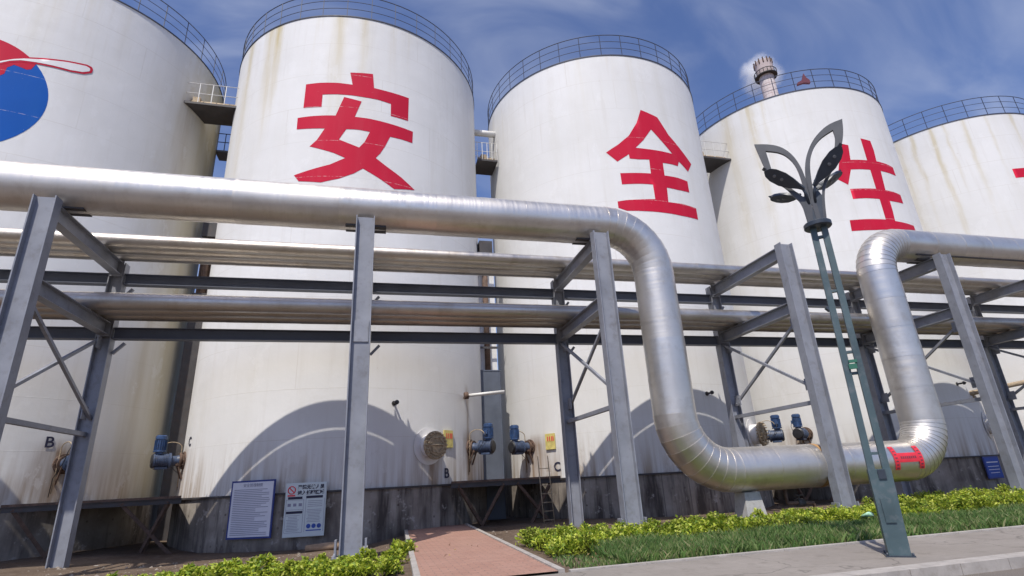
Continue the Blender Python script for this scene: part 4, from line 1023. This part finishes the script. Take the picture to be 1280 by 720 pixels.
def leaf_mesh(name, V, mat, parent=None):
    n = len(V) // 4
    me = bpy.data.meshes.new(name)
    me.vertices.add(len(V)); me.vertices.foreach_set('co', V.astype(np.float32).ravel())
    idx = np.arange(len(V)).reshape(-1, 4)
    tri = np.concatenate([idx[:, [0, 1, 2]], idx[:, [0, 2, 3]]], 1).reshape(-1, 3)
    me.loops.add(tri.size); me.loops.foreach_set('vertex_index', tri.ravel().astype(np.int32))
    me.polygons.add(len(tri)); me.polygons.foreach_set('loop_start', np.arange(0, tri.size, 3, dtype=np.int32)); me.polygons.foreach_set('loop_total', np.full(len(tri), 3, dtype=np.int32))
    me.update(calc_edges=True); me.validate(); me.materials.append(mat)
    o = bpy.data.objects.new(name, me); COL.objects.link(o)
    if parent is not None: o.parent = parent
    return o
# left bed: clumps one can tell apart
protos = []
for k in range(4):
    root = thing('golden_shrub', (0, 0, 0), 'low golden green shrub in the bed before the notice boards', 'shrub', 'golden shrubs in the bed before the notice boards')
    cs = [(random.uniform(-0.18, 0.18), random.uniform(-0.18, 0.18), 0.0, random.uniform(0.17, 0.28), random.uniform(0.16, 0.33)) for _ in range(6)]
    leaf_mesh('foliage', leaf_cloud(cs, 165, 0.10, 0), M['leaf'], root)
    mb = MB()
    for q in range(7):
        a = q * 0.9; mb.tube([(0, 0, -0.05), (0.10 * math.cos(a), 0.10 * math.sin(a), 0.2), (0.22 * math.cos(a), 0.22 * math.sin(a), 0.26)], [0.014, 0.010, 0.005], 5)
    mb.build('stem', M['twig'], root)
    protos.append(root)
spots = []
for (xa, xb, ya, yb, n) in ((-4.6, -3.3, 12.0, 12.9, 9), (-3.5, -2.2, 12.2, 13.7, 14), (-1.9, -0.95, 12.2, 13.7, 9), (-0.75, 0.5, 12.0, 13.6, 13)):
    got = 0; tries = 0
    while got < n and tries < 900:
        tries += 1
        x = random.uniform(xa, xb); y = random.uniform(ya, yb)
        if all(math.hypot(x - a, y - b) > 0.34 for a, b in spots): spots.append((x, y)); got += 1
used = [False] * 4
for i, (x, y) in enumerate(spots):
    k = i % 4
    o = protos[k] if not used[k] else copy_tree(protos[k]); used[k] = True
    sc = random.uniform(0.75, 1.05) * (0.86 if x > -2 else 1.0)
    o.location = (x, y, gz(x, y)); o.rotation_euler = (0, 0, random.uniform(0, 6.28)); o.scale = (sc, sc, sc * random.uniform(0.85, 1.1))
o = copy_tree(protos[0]); o.location = (0.82, 15.3, gz(0, 15.3)); o.scale = (0.9, 0.9, 1.15); o['label'] = 'lone golden shrub at the edge of the brick path'
# right bed: unbroken golden planting and grass
cs = []
def bed_front(x): return 12.15 if x < 4.9 else 13.1
tries = 0
while len(cs) < 640 and tries < 20000:
    tries += 1
    x = 3.95 + (34 - 3.95) * random.random() ** 1.25
    f = bed_front(x) + random.uniform(-0.15, 0.15); bk = 14.6 if x < 9 else (15.2 if x < 15 else 17.4)
    if x < 5.2: bk = 14.9
    y = random.uniform(f, bk)
    if x > 15 and y > 15.5 and x < 17: continue
    if any(abs(x - q) < 0.38 and abs(y - YF) < 0.42 for q in FX): continue
    if len(cs) > 30 and min(math.hypot(x - a[0], y - a[1]) for a in cs[-200:]) < 0.22: continue
    hh = random.choice([0.12, 0.18, 0.24, 0.30, 0.36]) * random.uniform(0.9, 1.1) * (1.0 if x < 15 else 1.3)
    cs.append((x, y, gz(x, y), random.uniform(0.24, 0.40), hh))
rngs = np.random.default_rng(5)
tag(leaf_mesh('golden_shrubbery', leaf_cloud(cs, 190, 0.088, 0), M['leaf']), 'low golden green ground cover planted along the pipe rack', 'ground cover', kind='stuff')
tw = MB()
for (x, y, z0, r, h) in cs[::2]:
    for q in range(3):
        a = random.uniform(0, 6.28); e = r * random.uniform(0.2, 0.8)
        tw.tube([(x, y, z0 - 0.02), (x + 0.5 * e * math.cos(a), y + 0.5 * e * math.sin(a), z0 + h * 0.6), (x + e * math.cos(a), y + e * math.sin(a), z0 + h * random.uniform(0.9, 1.35))], [0.011, 0.008, 0.004], 4, cap=False)
tag(tw.build('twigs', M['twig']), 'thin brown twigs poking out of the golden ground cover', 'twigs', kind='stuff')
def grass(n, x0, x1, y0, y1, h0, h1, p=1.3):
    x = x0 + (x1 - x0) * rng.uniform(0, 1, n) ** p; y = rng.uniform(y0, y1, n)
    clump = 0.6 + 0.4 * np.sin(x * 2.1 + np.sin(y * 3)) * np.sin(y * 2.7 + x * 0.6)
    a = rng.uniform(0, 2 * PI, n); h = rng.uniform(h0, h1, n) * (0.7 + 0.45 * clump); w = rng.uniform(0.008, 0.016, n)
    bx, by = rng.normal(0, 0.35, n) * h, rng.normal(0, 0.35, n) * h
    z = np.full(n, -0.035)
    A = np.stack([x - w * np.cos(a), y - w * np.sin(a), z], 1); B = np.stack([x + w * np.cos(a), y + w * np.sin(a), z], 1)
    Cc = np.stack([x + bx * 0.4 + w * 0.7 * np.cos(a), y + by * 0.4 + w * .7 * np.sin(a), z + h * 0.6], 1); D = np.stack([x + bx, y + by, z + h], 1)
    return np.stack([A, B, Cc, D], 1).reshape(-1, 3)
tag(leaf_mesh('grass', np.concatenate([grass(60000, 4.7, 34, 10.36, 13.2, 0.10, 0.27), grass(900, 3.7, 5.2, 10.4, 12.2, 0.05, 0.12, 1.0)]), M['blade']), 'green grass strip between sidewalk and golden planting', 'grass', kind='stuff')
mb = MB(); mb.tube([(-2.05, 20.9, gz(-1.9, 20.9) + 0.10), (-0.75, 20.6, gz(-0.9, 20.6) + 0.16)], [0.11, 0.13], 10)
tag(mb.build('timber', simple('dry_timber', (0.34, 0.24, 0.16), 0.9, 0.0, 0.3, 4.0)), 'short pale timber lying on the soil below the warning board', 'timber')
V = []
for k in range(900):
    x = random.uniform(-9, 5.2) if k < 620 else random.uniform(5, 26); y = random.uniform(11.0, 20.5) if k < 620 else random.uniform(15.4, 20.5)
    if 0.8 < x < 3.8: continue
    r = random.choice([0.02, 0.03, 0.04, 0.06]); z = gz(x, y)
    V += [(x + r * math.cos(a) * random.uniform(.6, 1.2), y + r * math.sin(a) * random.uniform(.6, 1.2), z) for a in (0, 1.6, 3.1, 4.7)] + [(x + random.uniform(-.3, .3) * r, y, z + r * random.uniform(.5, .9))]
mb = MB(); mb.add(V, [f for i in range(0, len(V), 5) for f in ((i, i + 1, i + 4), (i + 1, i + 2, i + 4), (i + 2, i + 3, i + 4), (i + 3, i, i + 4))])
tag(mb.build('gravel', simple('loose_stone', (0.26, 0.22, 0.18), 0.9, 0.0, 0.4, 2.0)), 'loose stones scattered on the bare soil', 'gravel', kind='stuff')
dl = leaf_cloud([(random.uniform(-8, 5), random.uniform(10.8, 17), -0.10, 0.9, 0.03) for _ in range(26)] + [(random.uniform(4.5, 26), random.uniform(10.4, 17), -0.08, 0.9, 0.05) for _ in range(30)], 14, 0.085, 0)
dl[:, 2] = np.where(dl[:, 2] < -0.03, -0.015, dl[:, 2]); 
tag(leaf_mesh('leaves', dl, simple('dead_leaf', (0.26, 0.17, 0.07), 0.8, 0.0, 0.4, 3.0)), 'dead leaves strewn over soil and path edge', 'leaf litter', kind='stuff')
# scrap of plastic in the planting
mb = MB(); 
pts = [(13.05 + 0.20 * math.cos(a) * (1 + 0.3 * math.sin(3 * a)), 13.0 + 0.12 * math.sin(a), 0.24 + 0.05 * math.sin(2 * a)) for a in [k * PI / 5 for k in range(10)]]
mb.add(pts + [(13.08, 13.0, 0.30), (12.98, 13.02, 0.16)], [(k, (k + 1) % 10, 10) for k in range(10)] + [((k + 1) % 10, k, 11) for k in range(10)], True)
tag(mb.build('plastic_bag', M['plasticgreen']), 'crumpled pale green plastic scrap lying between grass and golden plants', 'litter')
# ------------------------------------------------------------------ chimney far behind
cx, cy = 113.6, 110.0
def mat_chim():
    t = NT('chimney_concrete'); x, y, z = t.xyz(t.tc())
    th = t.math('ARCTAN2', x, y)
    a = t.math('ABSOLUTE', t.math('SUBTRACT', t.math('FRACT', t.math('MULTIPLY', th, 2.55)), 0.5)); b = t.math('ABSOLUTE', t.math('SUBTRACT', t.math('FRACT', t.math('DIVIDE', z, 1.9)), 0.5))
    j = t.math('MAXIMUM', t.mapr(a, 0.0, 0.05, 1.0, 0.0), t.mapr(b, 0.0, 0.06, 1.0, 0.0))
    c = t.mix(t.mapr(t.noise(t.tc(), 0.6, 5.0), 0.3, 0.7), (0.58, 0.48, 0.46), (0.72, 0.66, 0.64))
    c = t.mix(t.math('MULTIPLY', j, 0.75), c, (0.24, 0.12, 0.10))
    t.set(color=c, rough=0.9); return t.m
ch = thing('chimney', (cx, cy, -0.31), 'tall pale banded chimney behind the 生 tank', 'chimney')
mb = MB(); mb.lathe([(3.2, -0.31), (2.1, 108.0), (2.1, 114.5)], (cx, cy, 0), 28); mb.build('stack', mat_chim(), ch)
mb = MB(); mb.lathe([(2.15, 114.5), (2.45, 115.0), (2.55, 119.6), (2.2, 119.6), (2.1, 117.0)], (cx, cy, 0), 28); mb.build('crown', M['crownc'], ch)
mb = MB()
for k in range(14):
    a = 2 * PI * k / 14; mb.bar((cx + 2.6 * math.cos(a), cy + 2.6 * math.sin(a), 118.3), (cx + 2.6 * math.cos(a), cy + 2.6 * math.sin(a), 120.1), 0.26, 0.26)
mb.build('crown_rib', M['rust'], ch)
mb = MB(); mb.lathe([(2.1, 114.2), (3.2, 114.2), (3.2, 114.45), (2.1, 114.45)], (cx, cy, 0), 28)
for k in range(18):
    a = 2 * PI * k / 18; mb.bar((cx + 3.15 * math.cos(a), cy + 3.15 * math.sin(a), 114.4), (cx + 3.15 * math.cos(a), cy + 3.15 * math.sin(a), 115.8), 0.14, 0.14)
mb.tube([(cx + 3.15 * math.cos(k * PI / 14), cy + 3.15 * math.sin(k * PI / 14), 115.8) for k in range(28)], 0.12, 6, closed=True)
mb.build('gallery', M['dark_steel'], ch)
# steam behind the chimney top
bm = bmesh.new(); bmesh.ops.create_icosphere(bm, subdivisions=3, radius=1.0)
me = bpy.data.meshes.new('steam'); bm.to_mesh(me); bm.free()
st = bpy.data.objects.new('steam', me); COL.objects.link(st); st.location = (119.6, 117.6, 122.4); st.scale = (8.0, 7.6, 8.2)
tag(st, 'white steam drifting behind the chimney top', 'steam', kind='stuff')
t = NT('steam_volume'); t.n.remove(t.bsdf)
nz = t.noise(t.tc(), 1.6, 5.0, 0.6)
dist = t.node('ShaderNodeVectorMath', {0: t.tc()}, operation='LENGTH').outputs['Value']
dd = t.math('ADD', dist, t.math('MULTIPLY', t.math('SUBTRACT', nz, 0.5), 1.5))
den = t.math('MULTIPLY', t.math('POWER', t.mapr(dd, 0.15, 0.92, 1.0, 0.0), 1.6), t.math('MULTIPLY', t.mapr(dist, 0.8, 1.0, 1.0, 0.0), 0.55))
pv = t.node('ShaderNodeVolumePrincipled', {'Color': (1.0, 1.0, 1.0, 1), 'Density': den, 'Anisotropy': 0.0})
t.link(pv.outputs[0], t.out.inputs['Volume']); me.materials.append(t.m)

SC.cycles.use_denoising = True
SC.cycles.max_bounces = 8; SC.cycles.volume_bounces = 4; SC.cycles.diffuse_bounces = 4; SC.cycles.glossy_bounces = 3; SC.cycles.transparent_max_bounces = 6
SC.cycles.volume_step_rate = 2.0; SC.cycles.use_adaptive_sampling = True; SC.cycles.adaptive_threshold = 0.015
